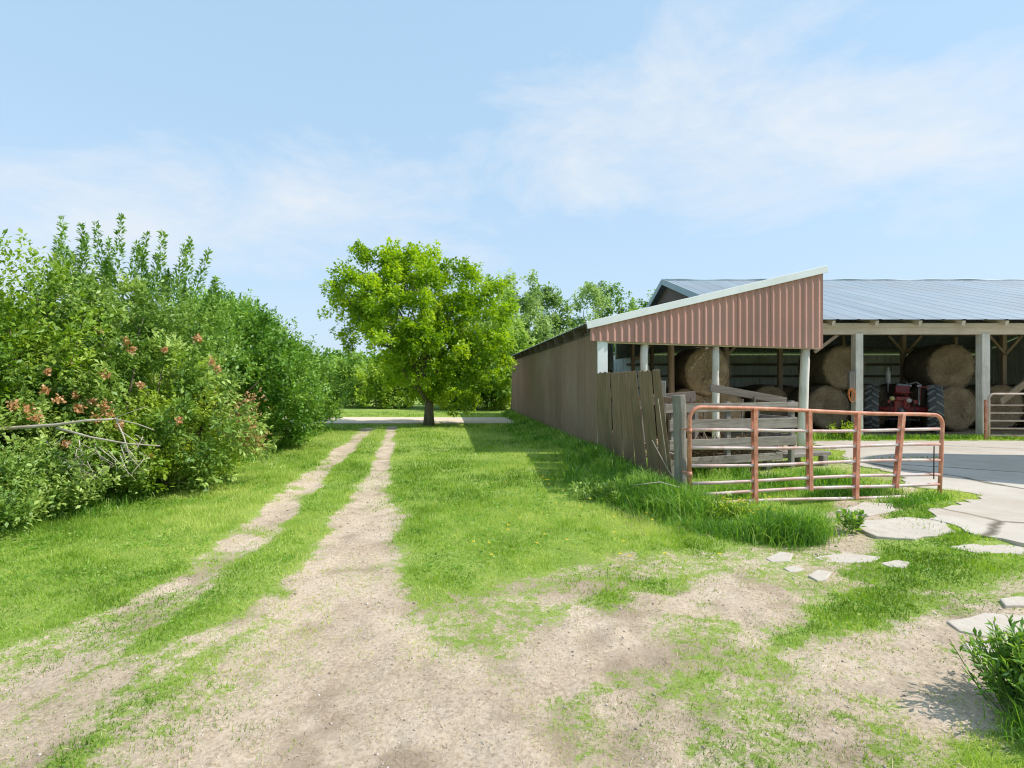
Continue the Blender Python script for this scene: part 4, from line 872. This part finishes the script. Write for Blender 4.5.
# long tie beam carried by the inner posts
mb = MB(); mb.box(B((XL+XR)/2, 19.4, 3.55), (XR-XL-.3, .1, .28)); mb.build('tie_beam', M['rafter_wood'], barn)
ribbed('back_wall', M['inner_metal'], barn, lambda u, v, d: B(u, 33.0+d, v), XL-1.5, XR, lambda u: .02, lambda u: 3.46, .23, .025, 'trap')
for z in (.6, 1.35, 2.1, 2.85):
    mb = MB(); mb.box(B((XL+XR)/2, 32.9, z), (XR-XL, .06, .14)); mb.build('girt', M['rafter_wood'], barn)
ribbed('end_wall', M['inner_metal'], barn, lambda u, v, d: B(XR+d, u, v), 21.5, 33.0, lambda u: .02, lambda u: rz_-abs(u-BR)*sl-.04, .23, .025, 'trap')  # wall stops short: unseen bay left open to let daylight into the barn

# ------------------------------------------------------------------ round hay bales
def bale_mesh(seed):
    rr = np.random.default_rng(seed); n = 72; Rb, hw = .80, .72
    prof = [(.001, -hw*1.0), (.12, -hw*.985), (.3, -hw*1.0), (.48, -hw*1.01), (.64, -hw*.995), (.74, -hw*.95), (.79, -hw*.84), (.80, -hw*.5), (.805, 0), (.80, hw*.5), (.79, hw*.84), (.73, hw*.96), (.5, hw), (.001, hw)]
    V = []; Fq = []; P = len(prof)
    for k in range(n):
        a = 2*math.pi*k/n
        for j, (r, y) in enumerate(prof):
            dr = (rr.normal(0, .012) if j not in (0, P-1) else 0); dy = rr.normal(0, .014) if j not in (0, P-1) else 0
            sag = 1-.05*max(0, -math.sin(a)); q = r+dr*min(1, r*3)
            V.append((q*math.cos(a)*1.01, y+dy, q*math.sin(a)*sag))
    for k in range(n):
        k2 = (k+1) % n
        for j in range(P-1): Fq.append((k*P+j, k*P+j+1, k2*P+j+1, k2*P+j))
    # wisps of straw standing off the surface
    V = np.array(V); m = 1500; a = rr.uniform(0, 6.283, m); onface = rr.uniform(0, 1, m) < .5
    r = np.where(onface, np.sqrt(rr.uniform(0, 1, m))*.78, .80); y = np.where(onface, np.where(rr.uniform(0, 1, m) < .8, -hw, hw), rr.uniform(-hw, hw, m)*.95)
    c = np.stack([r*np.cos(a), y, r*np.sin(a)], 1); tang = np.stack([-np.sin(a), rr.normal(0, .4, m), np.cos(a)], 1)
    out_ = np.where(onface[:, None], np.stack([0*a, np.sign(y), 0*a], 1), np.stack([np.cos(a), 0*a, np.sin(a)], 1))
    L = rr.uniform(.05, .16, m)[:, None]; d = unit(tang*np.where(rr.uniform(0, 1, m) < .5, -1, 1)[:, None]+out_*rr.uniform(.1, .6, m)[:, None]); sd_ = unit(np.cross(d, out_))*.005
    W = np.stack([c-sd_, c+sd_, c+d*L+sd_*.3, c+d*L-sd_*.3], 1).reshape(-1, 3); k0 = len(V)
    Fw = (np.arange(m)*4)[:, None]+np.arange(4)[None]+k0
    return fast_mesh('hay_bale', np.concatenate([V, W]), np.concatenate([np.array(Fq), Fw]))
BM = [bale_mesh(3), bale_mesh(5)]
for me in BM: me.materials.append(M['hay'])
def bale(px, py, Y, label, s=1.0, rz=0, k=0, z=None):
    p = at(px, py, Y); o = bpy.data.objects.new('hay_bale', BM[k % 2]); COL.objects.link(o)
    o.location = (p.x, p.y+.72, p.z if z is None else z); o.scale = (s, s, s); o.rotation_euler = (0, random.uniform(0, 6.28), rz)
    # spin about its own axis first, then heading
    o.rotation_mode = 'XYZ'
    tag(o, label, 'hay bale', 'round hay bales stored in the barn')
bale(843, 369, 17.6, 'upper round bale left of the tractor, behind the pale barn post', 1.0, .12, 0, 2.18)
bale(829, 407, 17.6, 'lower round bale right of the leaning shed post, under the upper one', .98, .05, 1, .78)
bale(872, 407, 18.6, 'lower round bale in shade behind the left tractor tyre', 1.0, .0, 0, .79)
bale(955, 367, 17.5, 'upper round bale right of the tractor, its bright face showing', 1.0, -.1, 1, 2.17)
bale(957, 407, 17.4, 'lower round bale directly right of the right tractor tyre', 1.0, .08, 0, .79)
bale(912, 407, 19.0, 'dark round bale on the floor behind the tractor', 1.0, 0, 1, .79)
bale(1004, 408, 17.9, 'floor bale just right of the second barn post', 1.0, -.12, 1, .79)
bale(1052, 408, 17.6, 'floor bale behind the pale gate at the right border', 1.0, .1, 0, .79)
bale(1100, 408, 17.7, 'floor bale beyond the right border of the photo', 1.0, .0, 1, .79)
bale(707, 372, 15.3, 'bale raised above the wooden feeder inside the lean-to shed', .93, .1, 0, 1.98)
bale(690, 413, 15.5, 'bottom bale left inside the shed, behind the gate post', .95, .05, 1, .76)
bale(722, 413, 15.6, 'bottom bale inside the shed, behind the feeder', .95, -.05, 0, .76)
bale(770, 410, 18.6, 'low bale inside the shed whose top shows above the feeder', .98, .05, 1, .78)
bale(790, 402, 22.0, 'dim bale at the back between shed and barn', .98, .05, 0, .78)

# ------------------------------------------------------------------ tractor seen from behind
TX, TY = 12.95, 17.0
tr = empty('farm_tractor', (TX, TY, 0), 'old red farm tractor parked backwards in the barn between the bales', 'tractor', rz=R(-35.5))
RX = Matrix.Rotation(R(90), 3, 'Y')
def wheel(x, y, Rt, wd, name='wheel', lugs=17):
    prof = [(Rt*.62, -wd*.42), (Rt*.72, -wd*.5), (Rt*.86, -wd*.52), (Rt*.93, -wd*.44), (Rt*.955, -wd*.2), (Rt*.96, 0), (Rt*.955, wd*.2), (Rt*.93, wd*.44), (Rt*.86, wd*.52), (Rt*.72, wd*.5), (Rt*.62, wd*.42)]
    mb = MB(); mb.lathe(prof, 48, (0, 0, 0), RX, closed=True)
    t_ = mb.build(name, M['rubber'], tr, smooth=True); t_.location = (x, y, Rt); mb = MB()
    if lugs:
        for k in range(lugs):
            for s_ in (-1, 1):
                a = 2*math.pi*(k+(.5 if s_ > 0 else 0))/lugs; a2 = a+.20
                def pt(aa, xx, rr_): return Vector((xx, rr_*math.cos(aa), rr_*math.sin(aa)))
                p = pt(a, s_*.01, Rt*.975); q = pt(a2, s_*wd*.50, Rt*.93); up_ = (p+q); up_.x = 0; up_.normalize()
                mb.beam(p, q, Rt*.07, Rt*.10, up=up_)
    if lugs: mb.build('tread', M['highlight_rubber'], t_)
    mb = MB(); mb.lathe([(Rt*.62, -wd*.4), (Rt*.60, -wd*.3), (Rt*.55, -wd*.12), (Rt*.22, -wd*.05), (Rt*.2, -wd*.22), (.001, -wd*.24)], 32, (0, 0, 0), RX)
    mb.lathe([(Rt*.62, wd*.4), (Rt*.60, wd*.3), (Rt*.55, wd*.12), (Rt*.22, wd*.05), (Rt*.2, wd*.22), (.001, wd*.24)], 32, (0, 0, 0), RX)
    mb.build('rim', M['grey_iron'] if Rt > .5 else M['pale_paint'], t_, smooth=True)
wheel(-.82, 0, .78, .37); wheel(.82, 0, .78, .37)
wheel(-.22, 2.25, .36, .16, lugs=0); wheel(.24, 2.25, .36, .16, lugs=0)
mb = MB(); mb.tube([(-.8, 0, .77), (-.45, 0, .77), (-.3, 0, .77), (.3, 0, .77), (.45, 0, .77), (.8, 0, .77)], [.06, .085, .15, .15, .085, .06], 14); mb.build('rear_axle', M['tractor_red'], tr, smooth=True)
mb = MB(); mb.box((0, .12, .82), (.46, .6, .5)); mb.box((0, .9, .8), (.36, 1.2, .42)); mb.build('transmission', M['tractor_red'], tr, bevel=.04)
mb = MB(); mb.box((0, 1.85, 1.12), (.44, 1.2, .42)); mb.tube([(0, 1.2, 1.32), (0, 2.45, 1.30)], [.2, .18], 14); mb.build('hood', M['tractor_red'], tr, bevel=.04)
mb = MB(); mb.tube([(0, .95, 1.40), (0, 1.45, 1.40)], [.19, .19], 16); mb.build('fuel_tank', M['tractor_red'], tr, smooth=True)
mb = MB(); mb.box((0, 2.3, .62), (.3, .3, .6)); mb.build('front_pedestal', M['dark_iron'], tr, bevel=.02)
mb = MB(); mb.lathe([(.001, 0), (.16, .0), (.235, .045), (.24, .07), (.15, .035), (.001, .03)], 24, (.02, -.1, 1.26)); mb.box((.02, .1, 1.42), (.38, .05, .22), (R(-12), 0, 0)); mb.build('seat', M['tractor_red'], tr, bevel=.01)
mb = MB(); mb.tube([(.02, .1, .9), (.02, -.02, 1.1), (.02, -.1, 1.27)], .03, 8); mb.build('seat_post', M['dark_iron'], tr)
mb = MB(); mb.lathe([(.205+.018*math.cos(t), .018*math.sin(t)) for t in [i*math.pi/4 for i in range(8)]], 32, (-.02, .62, 1.52), Matrix.Rotation(R(35), 3, 'X'), closed=True)
for k in range(3):
    a = k*2.094+.5; q = Matrix.Rotation(R(35), 3, 'X') @ Vector((.2*math.cos(a), .2*math.sin(a), 0)); mb.tube([(-.02, .62, 1.52), (-.02+q.x, .62+q.y, 1.52+q.z)], .012, 6)
mb.build('steering_wheel', M['dark_iron'], tr, smooth=True)
mb = MB(); mb.tube([(-.02, .62, 1.5), (-.02, 1.1, 1.25)], .02, 8); mb.build('steering_column', M['dark_iron'], tr)
mb = MB(); mb.tube([(-.35, 1.5, 1.3), (-.35, 1.5, 1.62), (-.35, 1.5, 1.66), (-.35, 1.5, 2.02), (-.35, 1.5, 2.06), (-.35, 1.5, 2.2)], [.028, .028, .075, .075, .03, .03], 14); mb.build('exhaust_pipe', M['pale_paint'], tr, smooth=True)
# square fenders, drawbar, hitch arms, hydraulic pieces
for s_ in (-1, 1):
    mb = MB(); mb.box((s_*.56, .05, 1.50), (.26, .75, .03)); mb.box((s_*.46, .05, 1.28), (.025, .72, .42)); mb.build('fender', M['dark_iron'] if s_ < 0 else M['tractor_red'], tr, bevel=.01)
    mb = MB(); mb.beam((s_*.30, -.12, .62), (s_*.40, -.75, .46), .04, .08); mb.build('hitch_arm', M['dark_iron'], tr, bevel=.006)
    mb = MB(); mb.tube([(s_*.36, -.55, .5), (s_*.28, -.3, 1.05)], .022, 8); mb.build('lift_rod', M['dark_iron'], tr)
    mb = MB(); mb.box((s_*.34, -.22, 1.02), (.10, .2, .12)); mb.tube([(s_*.34, -.2, 1.02), (s_*.16, -.1, 1.14)], .035, 8); mb.build('lift_arm', M['tractor_red'], tr, bevel=.01)
mb = MB(); mb.box((0, -.45, .40), (.10, .9, .04)); mb.box((0, -.6, .46), (.85, .06, .05)); mb.build('drawbar', M['dark_iron'], tr, bevel=.006)
mb = MB(); mb.lathe([(.001, 0), (.12, 0), (.13, .02), (.05, .03), (.05, .14), (.001, .14)], 18, (0, -.18, .72), Matrix.Rotation(R(90), 3, 'X')); mb.build('power_shaft', M['grey_iron'], tr, smooth=True)
mb = MB(); mb.tube([(.05, -.2, 1.14), (.08, -.3, .98), (.06, -.3, .84), (.16, -.24, .74)], [.05, .06, .05, .04], 10); mb.box((.02, -.2, 1.12), (.36, .16, .12)); mb.build('hydraulic_unit', M['tractor_red'], tr, bevel=.01)
mb = MB(); mb.box((.44, -.12, 1.22), (.05, .06, .62)); mb.box((.44, -.12, 1.54), (.12, .08, .06)); mb.build('control_lever', M['grey_iron'], tr, bevel=.006)
for s_, m_ in ((-1, 'yellow_lens'), (1, 'pale_paint')):
    mb = MB(); mb.lathe([(.001, -.02), (.07, -.01), (.085, .03), (.05, .09), (.001, .10)], 16, (s_*.22-.05, -.22, 1.12-.06*(s_ > 0)), Matrix.Rotation(R(90), 3, 'X')); mb.build('rear_lamp', M[m_], tr, smooth=True)
mb = MB(); mb.box((.08, .72, 1.56), (.42, .22, .08), (0, .1, 0)); mb.tube([(.22, .6, 1.6), (.4, .55, 1.66), (.52, .5, 1.56)], .03, 8); mb.build('dashboard', M['grey_iron'], tr, bevel=.01)

# things on the barn post
p = at(851, 380, BY-.14); mb = MB(); mb.box((0, 0, 0), (.16, .12, .52)); o_ = mb.build('meter_box', M['wood_grey_z'], bevel=.012); o_.location = p
tag(o_, 'narrow grey box fixed to the left side of the barn post', 'box')
mb = MB()
for k in range(3):
    pts = []
    for i in range(25):
        a = 2*math.pi*i/24; pts.append((.06*math.sin(a)*(1+.3*k)+.02*k, -.02*k, -.26*(1-math.cos(a))*.5*(1+.22*k)))
    mb.tube(pts, .011, 6, cap=False)
o_ = mb.build('rope_coil', M['orange_rope'], smooth=True); o_.location = at(850, 389, BY-.2); tag(o_, 'orange rope hanging in loops below the grey box', 'rope')

# ------------------------------------------------------------------ red gate in front
GL = Vector((2.27, 6.55, 0)); GR = Vector((6.16, 7.33, 0))
ga = (GR-GL).length; gaz = math.atan2(GR.y-GL.y, GR.x-GL.x)
gate = empty('farm_gate', GL, 'long sagging red tube gate with seven rails in front of the feeder', 'gate', rz=gaz)
ZL = [1.30, 1.00, .77, .55, .335, .19, .065]; ZR = [1.16, .945, .73, .515, .32, .18, .02]
GXs = [.0, .94, 1.77, 2.52, 3.22, ga]
def gz(i, x): return ZL[i]+(ZR[i]-ZL[i])*x/ga+.012*math.sin(x*1.7+i)
r_ = .026; pts = [(0, 0, .03), (0, 0, ZL[0]-.16)]
for k in range(1, 7): a = math.pi/2*k/6; pts.append((.16-.16*math.cos(a), 0, ZL[0]-.16+.16*math.sin(a)))
for x in np.linspace(.4, ga-.4, 9): pts.append((float(x), 0, gz(0, x)))
for k in range(0, 7): a = math.pi/2*k/6; pts.append((ga-.14+.14*math.sin(a), 0, ZR[0]-.14+.14*math.cos(a)))
pts += [(ga-.02, 0, .5), (ga-.05, 0, .03)]
mb = MB(); mb.tube(pts, r_, 12); mb.build('frame', M['gate_red'], gate, smooth=True)
for i in range(1, 7):
    mb = MB(); xs = np.linspace(.02 if i < 4 else .03, ga-.05 if i < 6 else 3.35, 12); mb.tube([(float(x), 0, gz(i, x)) for x in xs], .0215, 10); mb.build('rail', M['gate_rail'], gate, smooth=True)
for x, bot, lean in [(GXs[1], 6, .01), (GXs[2], 5, 0.02), (GXs[3], 6, -.035), (GXs[4], 5, -.12)]:
    mb = MB(); a = (x-lean*.5, -.026, gz(0, x)); b = (x+lean*.5, -.026, gz(bot, x)-.03)
    mb.beam(a, b, .058, .012, up=(0, 1, 0)); mb.beam((a[0], .026, a[2]), (b[0], .026, b[2]), .058, .012, up=(0, 1, 0)); mb.build('upright', M['gate_red'], gate, bevel=.003)
for z in (1.0, .45):
    mb = MB(); mb.tube([(.0, 0, z), (-.03, .03, z+.02), (-.07, .05, z+.02)], .013, 8); mb.lathe([(.027, -.03), (.033, -.03), (.033, .03), (.027, .03)], 14, (0, 0, z), closed=True); mb.build('hinge', M['gate_red'], gate, smooth=True)
mb = MB(); mb.tube([(ga-.18, -.03, .72), (ga-.19, -.035, .45), (ga-.185, -.03, .25)], .008, 6); mb.build('latch_chain', M['dark_iron'], gate)
# gate post
pp = at(681, 395, 6.85); mb = MB(); k = 6
mb.tube([(random.gauss(0, .004), random.gauss(0, .004), -.1+(pp.z+.1)*i/k) for i in range(k+1)], [.083*random.uniform(.95, 1.04) for i in range(k+1)], 16)
o_ = mb.build('gate_post', M['wood_grey_z'], smooth=False, bevel=.01); o_.location = (pp.x, pp.y, 0); o_.rotation_euler = (0, R(-1.0), 0)
tag(o_, 'weathered grey round wooden post at the hinge end of the red gate', 'post')

# pale gate at the right border
p = at(989, 438, 14.55); g2 = empty('pale_gate', (p.x, p.y, 0), 'faded pale tube gate with six rails by the right barn post', 'gate', rz=-.10)
L2, h2 = 4.2, 1.32
pts = [(0, 0, .05), (0, 0, h2-.14)]+[(.14-.14*math.cos(math.pi/2*k/5), 0, h2-.14+.14*math.sin(math.pi/2*k/5)) for k in range(1, 6)]+[(L2/2, 0, h2), (L2-.14, 0, h2)]+[(L2-.14+.14*math.sin(math.pi/2*k/5), 0, h2-.14+.14*math.cos(math.pi/2*k/5)) for k in range(1, 6)]+[(L2, 0, .05)]
mb = MB(); mb.tube(pts, .03, 10); mb.build('frame', M['gate_pale'], g2, smooth=True)
for z in (1.0, .78, .56, .34, .14): mb = MB(); mb.tube([(0, 0, z), (L2, 0, z)], .024, 8); mb.build('rail', M['gate_pale'], g2, smooth=True)
for x in (1.2, 2.5): mb = MB(); mb.beam((x, -.03, h2), (x, -.03, .1), .06, .012, up=(0, 1, 0)); mb.build('upright', M['gate_red'], g2)
mb = MB(); mb.beam((-.075, .02, .02), (-.075, .02, 1.15), .05, .06, up=(0, 1, 0)); mb.build('hinge_bar', M['gate_red'], g2, bevel=.004)
mb = MB(); a = at(1000, 402, 15.9); b = at(1024, 384, 16.3); mb.beam(tuple(a-a), tuple((b-a)*2.2), .06, .22); o_ = mb.build('slanted_board', M['post_tan'], bevel=.006); o_.location = a
tag(o_, 'tan board leaning at a slant behind the pale gate', 'board')

# ------------------------------------------------------------------ sheet metal fence between shed corner and gate post
fen = empty('sheet_fence', (2.05, 9.7, 0), 'run of brown upright metal sheets, loose and leaning, joining the shed', 'fence')
edges = [(596.3, 609.3, 597.5, 612.8, 372.5), (610.6, 619.4, 614.2, 622.6, 372.5), (620.0, 627.9, 623.4, 634.4, 372), (628.4, 635.8, 635.2, 646.4, 371.5), (637.6, 650.8, 648.2, 658.8, 371), (652.8, 659.3, 660.8, 672, 370)]
line0 = Vector((1.94, 11.75)); line1 = Vector((2.12, 7.35))
def on_line(px):    # crossing of the sight line with the fence line
    k = (px-512)/F; d = line1-line0; t_ = (k*line0.y-line0.x)/(d.x-k*d.y); return line0+d*t_
for (a, b, ba, bb, top) in edges:
    mb = MB(); A_ = on_line(a); B_ = on_line(b); zt = EYE+(384-top)*((A_.y+B_.y)/2)/F; n = 16; v = []; f = []
    for i in range(n+1):
        t_ = i/n; q = A_.lerp(B_, t_); rib = .014*(1 if i % 4 == 1 else 0); yy = q.y
        dx = (ba-a)*A_.y/F*(1-t_)+(bb-b)*B_.y/F*t_; dx *= 1.2
        for r in range(5):
            s_ = r/4; v.append((q.x+dx*(1-s_)-2.05-rib, yy-9.7, -.04+(zt+.04+.012*math.sin(i*1.1+top))*s_))
    for i in range(n):
        for r in range(4): f.append((i*5+r, (i+1)*5+r, (i+1)*5+r+1, i*5+r+1))
    mb.add(v, f); o_ = mb.build('metal_sheet', M['fence_metal'], fen); md = o_.modifiers.new('thick', 'SOLIDIFY'); md.thickness = .006
for px in (613, 640):
    q = on_line(px); mb = MB(); mb.box((q.x-2.05+.36, q.y-9.7, .8), (.1, .1, 1.7)); mb.build('post', M['wood_grey_z'], fen, bevel=.008)
for z in (.5, 1.35):
    mb = MB(); mb.beam((line0.x-2.05+.30, line0.y-9.75, z), (line1.x-2.05+.33, line1.y-9.4, z), .04, .09); mb.build('rail', M['wood_grey_z'], fen)
# dry stalk leaning on the last sheet
mb = MB(); mb.tube([at(688, 497, 6.7), at(668, 470, 6.9), at(652, 440, 7.1)], [.008, .006, .004], 6); mb.tube([at(668, 470, 6.9), at(661, 420, 7.1), at(658, 398, 7.2)], [.006, .004, .002], 6); mb.tube([at(690, 490, 6.4), at(660, 482, 6.4), at(634, 485, 6.4)], [.006, .006, .003], 6)
o_ = mb.build('dry_stalk', M['dead_wood'], smooth=True); tag(o_, 'bleached dry stalk leaning against the last fence sheet', 'stalk')

# ------------------------------------------------------------------ wooden feeder behind the gate
fl = Vector((2.62, 8.55, 0)); fr_ = Vector((5.36, 9.60, 0)); fa = math.atan2(fr_.y-fl.y, fr_.x-fl.x); FL = (fr_-fl).length
fd = empty('hay_feeder', fl, 'weathered plank hay feeder on a low platform behind the red gate', 'feeder', rz=fa)
for (z0, z1, h, x0, x1) in [(1.19, 1.19, .15, -.1, FL-.01), (.90, .88, .19, 0, FL-.03), (.57, .55, .17, 0, FL-.05), (.28, .27, .14, .3, FL-.4)]:
    mb = MB(); mb.beam((x0, 0, z0), (x1, 0, z1), .038, h); mb.build('plank', M['wood_grey_x'], fd, bevel=.005)
for (z0, z1, h, x0, x1) in [(1.53, 1.24, .15, 1.72, FL+.80)]:
    mb = MB(); mb.beam((x0, .95, z0), (x1, .95, z1), .038, h); mb.build('plank', M['dark_plank'], fd, bevel=.005)
mb = MB(); mb.beam((.05, .98, 1.28), (1.4, 1.0, 1.36), .04, .2); mb.build('plank', M['rafter_wood'], fd, bevel=.005)
for x in (.1, 1.3, FL-.10):
    mb = MB(); mb.box((x, .06, .66), (.09, .08, 1.25)); mb.build('post', M['wood_grey_z'], fd, bevel=.006)
    mb = MB(); mb.box((x, .88, .55), (.09, .08, 1.2)); mb.build('post', M['wood_grey_z'], fd, bevel=.006)
for k in range(9):
    x = .25+k*.32; mb = MB(); mb.beam((x, .91, .35), (x+.02, .91, random.uniform(1.15, 1.4)), .035, .02, up=(0, 1, 0)); mb.build('slat', M['post_white'] if k % 4 == 1 else M['rafter_wood'], fd)  # light put into slat colour: pale ones lit through gaps, dark ones shaded
mb = MB(); mb.box((FL-.02, .48, .88), (.04, .9, .2)); mb.box((FL-.02, .48, .55), (.04, .9, .2)); mb.build('end_board', M['wood_grey_x'], fd, bevel=.005)
mb = MB(); mb.box((2.35, .25, .235), (3.2, .30, .07)); mb.box((2.35, .62, .23), (3.2, .30, .07)); mb.build('platform', M['wood_grey_x'], fd, bevel=.006)
for x in (1.0, 2.3, 3.75):
    mb = MB(); mb.box((x, .12, .08), (.13, .11, .25)); mb.build('leg', M['wood_grey_z'], fd, bevel=.006); mb = MB(); mb.box((x, .72, .08), (.13, .11, .25)); mb.build('leg', M['wood_grey_z'], fd, bevel=.006)
n = 5000; P = np.stack([RNG.uniform(.1, FL-.2, n), RNG.uniform(.08, .85, n), .27+RNG.uniform(0, 1, n)**2*.38*(.4+.6*fbm(np.linspace(0, 9, n), np.zeros(n), 5))], 1); d = rnd_dirs(n); d[:, 2] *= .35
V, Fa, t = leaves(P, d, rnd_dirs(n), RNG.uniform(.08, .28, n), .07, RNG.uniform(0, 1, n)*.8)
M['old_hay'] = leafmat('old_hay', gl((.10, .07, .035), (.22, .155, .08), (.40, .31, .18)), trans=.1, gloss=.01)  # hay colour darkened so the space between the planks looks shaded
h_ = link('old_hay', fast_mesh('old_hay', V, Fa, {'tint': t}), M['old_hay'], fd); h_['kind'] = 'stuff'

# ------------------------------------------------------------------ leafy weeds
def weed(loc, label, n, r, h, leaf, mat, name='leafy_weed', wr=.32):
    e = empty(name, (loc[0], loc[1], 0), label, 'weed'); A = np.stack([RNG.normal(0, r*.5, n), RNG.normal(0, r*.5, n), np.zeros(n)], 1)
    D = unit(np.stack([A[:, 0]*1.0/r*.5, A[:, 1]*1.0/r*.5, np.ones(n)], 1)+rnd_dirs(n)*.2); L = RNG.uniform(.5, 1, n)*h
    V, Fa, t = shoot_leaves(A, D, L, 16, leaf, wr, .9, .02, np.clip(RNG.normal(.5, .18, n), 0, 1), 0, .08)
    link('foliage', fast_mesh('foliage', V, Fa, {'tint': t}), mat, e)
    mb = MB()
    for k in range(n): mb.tube([tuple(A[k]-np.array([0, 0, .02])), tuple(A[k]+D[k]*L[k])], [.004, .0015], 4)
    mb.build('stems', M['stem'], e); return e
M['stem'] = pmat('stem', [(.3, (.07, .13, .03)), (.7, (.14, .22, .06))], scale=20, rough=.7, bump=0)
weed((2.62, 2.5), 'bright green leafy weed tuft in the near right corner', 300, .15, .36, .05, M['leaf_mid'])
weed(gp(850, 530), 'small single weed with broad leaves between the slabs by the gate', 12, .10, .26, .08, M['leaf_mid'], wr=.45)
weed(gp(725, 520), 'fresh yellow flowering weeds at the foot of the first gate upright', 40, .25, .30, .06, M['leaf_yellow'])
weed(gp(610, 500), 'pale broad leaved weeds in the grass left of the fence', 40, .35, .24, .08, M['leaf_grey'], wr=.4)
weed(at(847, 428, 14.9).xy, 'bright green bushy weed at the foot of the left barn post', 30, .22, .55, .10, M['leaf_yellow'], wr=.45)
# dandelions: flat yellow heads sprinkled in the lawn
n = 70; Y = RNG.uniform(4.5, 9, n); X = RNG.uniform(-.4, 1.9, n)*1.0; X[:25] = RNG.uniform(2.4, 3.0, 25); Y[:25] = RNG.uniform(5.5, 6.1, 25); zz = np.where(np.arange(n) < 25, RNG.uniform(.15, .34, n), .085)
parts_ = []
for k in range(6):
    a = k*1.05; ax = np.tile([math.cos(a), math.sin(a), .25], (n, 1)); parts_.append(leaves(np.stack([X, Y, zz], 1), ax, np.tile([0, 0, 1.0], (n, 1)), np.full(n, .02), .9, RNG.uniform(0, 1, n)))
V, Fa, t = merge(parts_)
tag(link('dandelion_flowers', fast_mesh('dandelion_flowers', V, Fa, {'tint': t}), M['dandelion']), 'tiny yellow dandelion heads sprinkled through the grass', 'flowers', kind='stuff')

# ------------------------------------------------------------------ unseen silo, added outside the right border to cast the apron's shadow
sx, sy = 16.6, 8.75
si = empty('shadow_silo', (sx, sy, 0), 'unseen round silo added right of the yard to cast the shadow across the apron', 'silo')
mb = MB(); mb.lathe([(1.95, -.1), (1.95, 8.5)], 48); mb.build('wall', M['slab'], si, smooth=True)
mb = MB(); mb.lathe([(2.02, 8.45), (2.0, 8.6), (1.75, 9.15), (1.2, 9.65), (.5, 9.9), (.001, 9.95)], 48); mb.build('dome', M['roof_metal'], si, smooth=True)
mb = MB()
for k in range(11): z = .4+k*.75; mb.lathe([(1.955, z-.012), (1.975, z-.012), (1.975, z+.012), (1.955, z+.012)], 48, closed=True)
mb.build('hoops', M['dark_iron'], si)
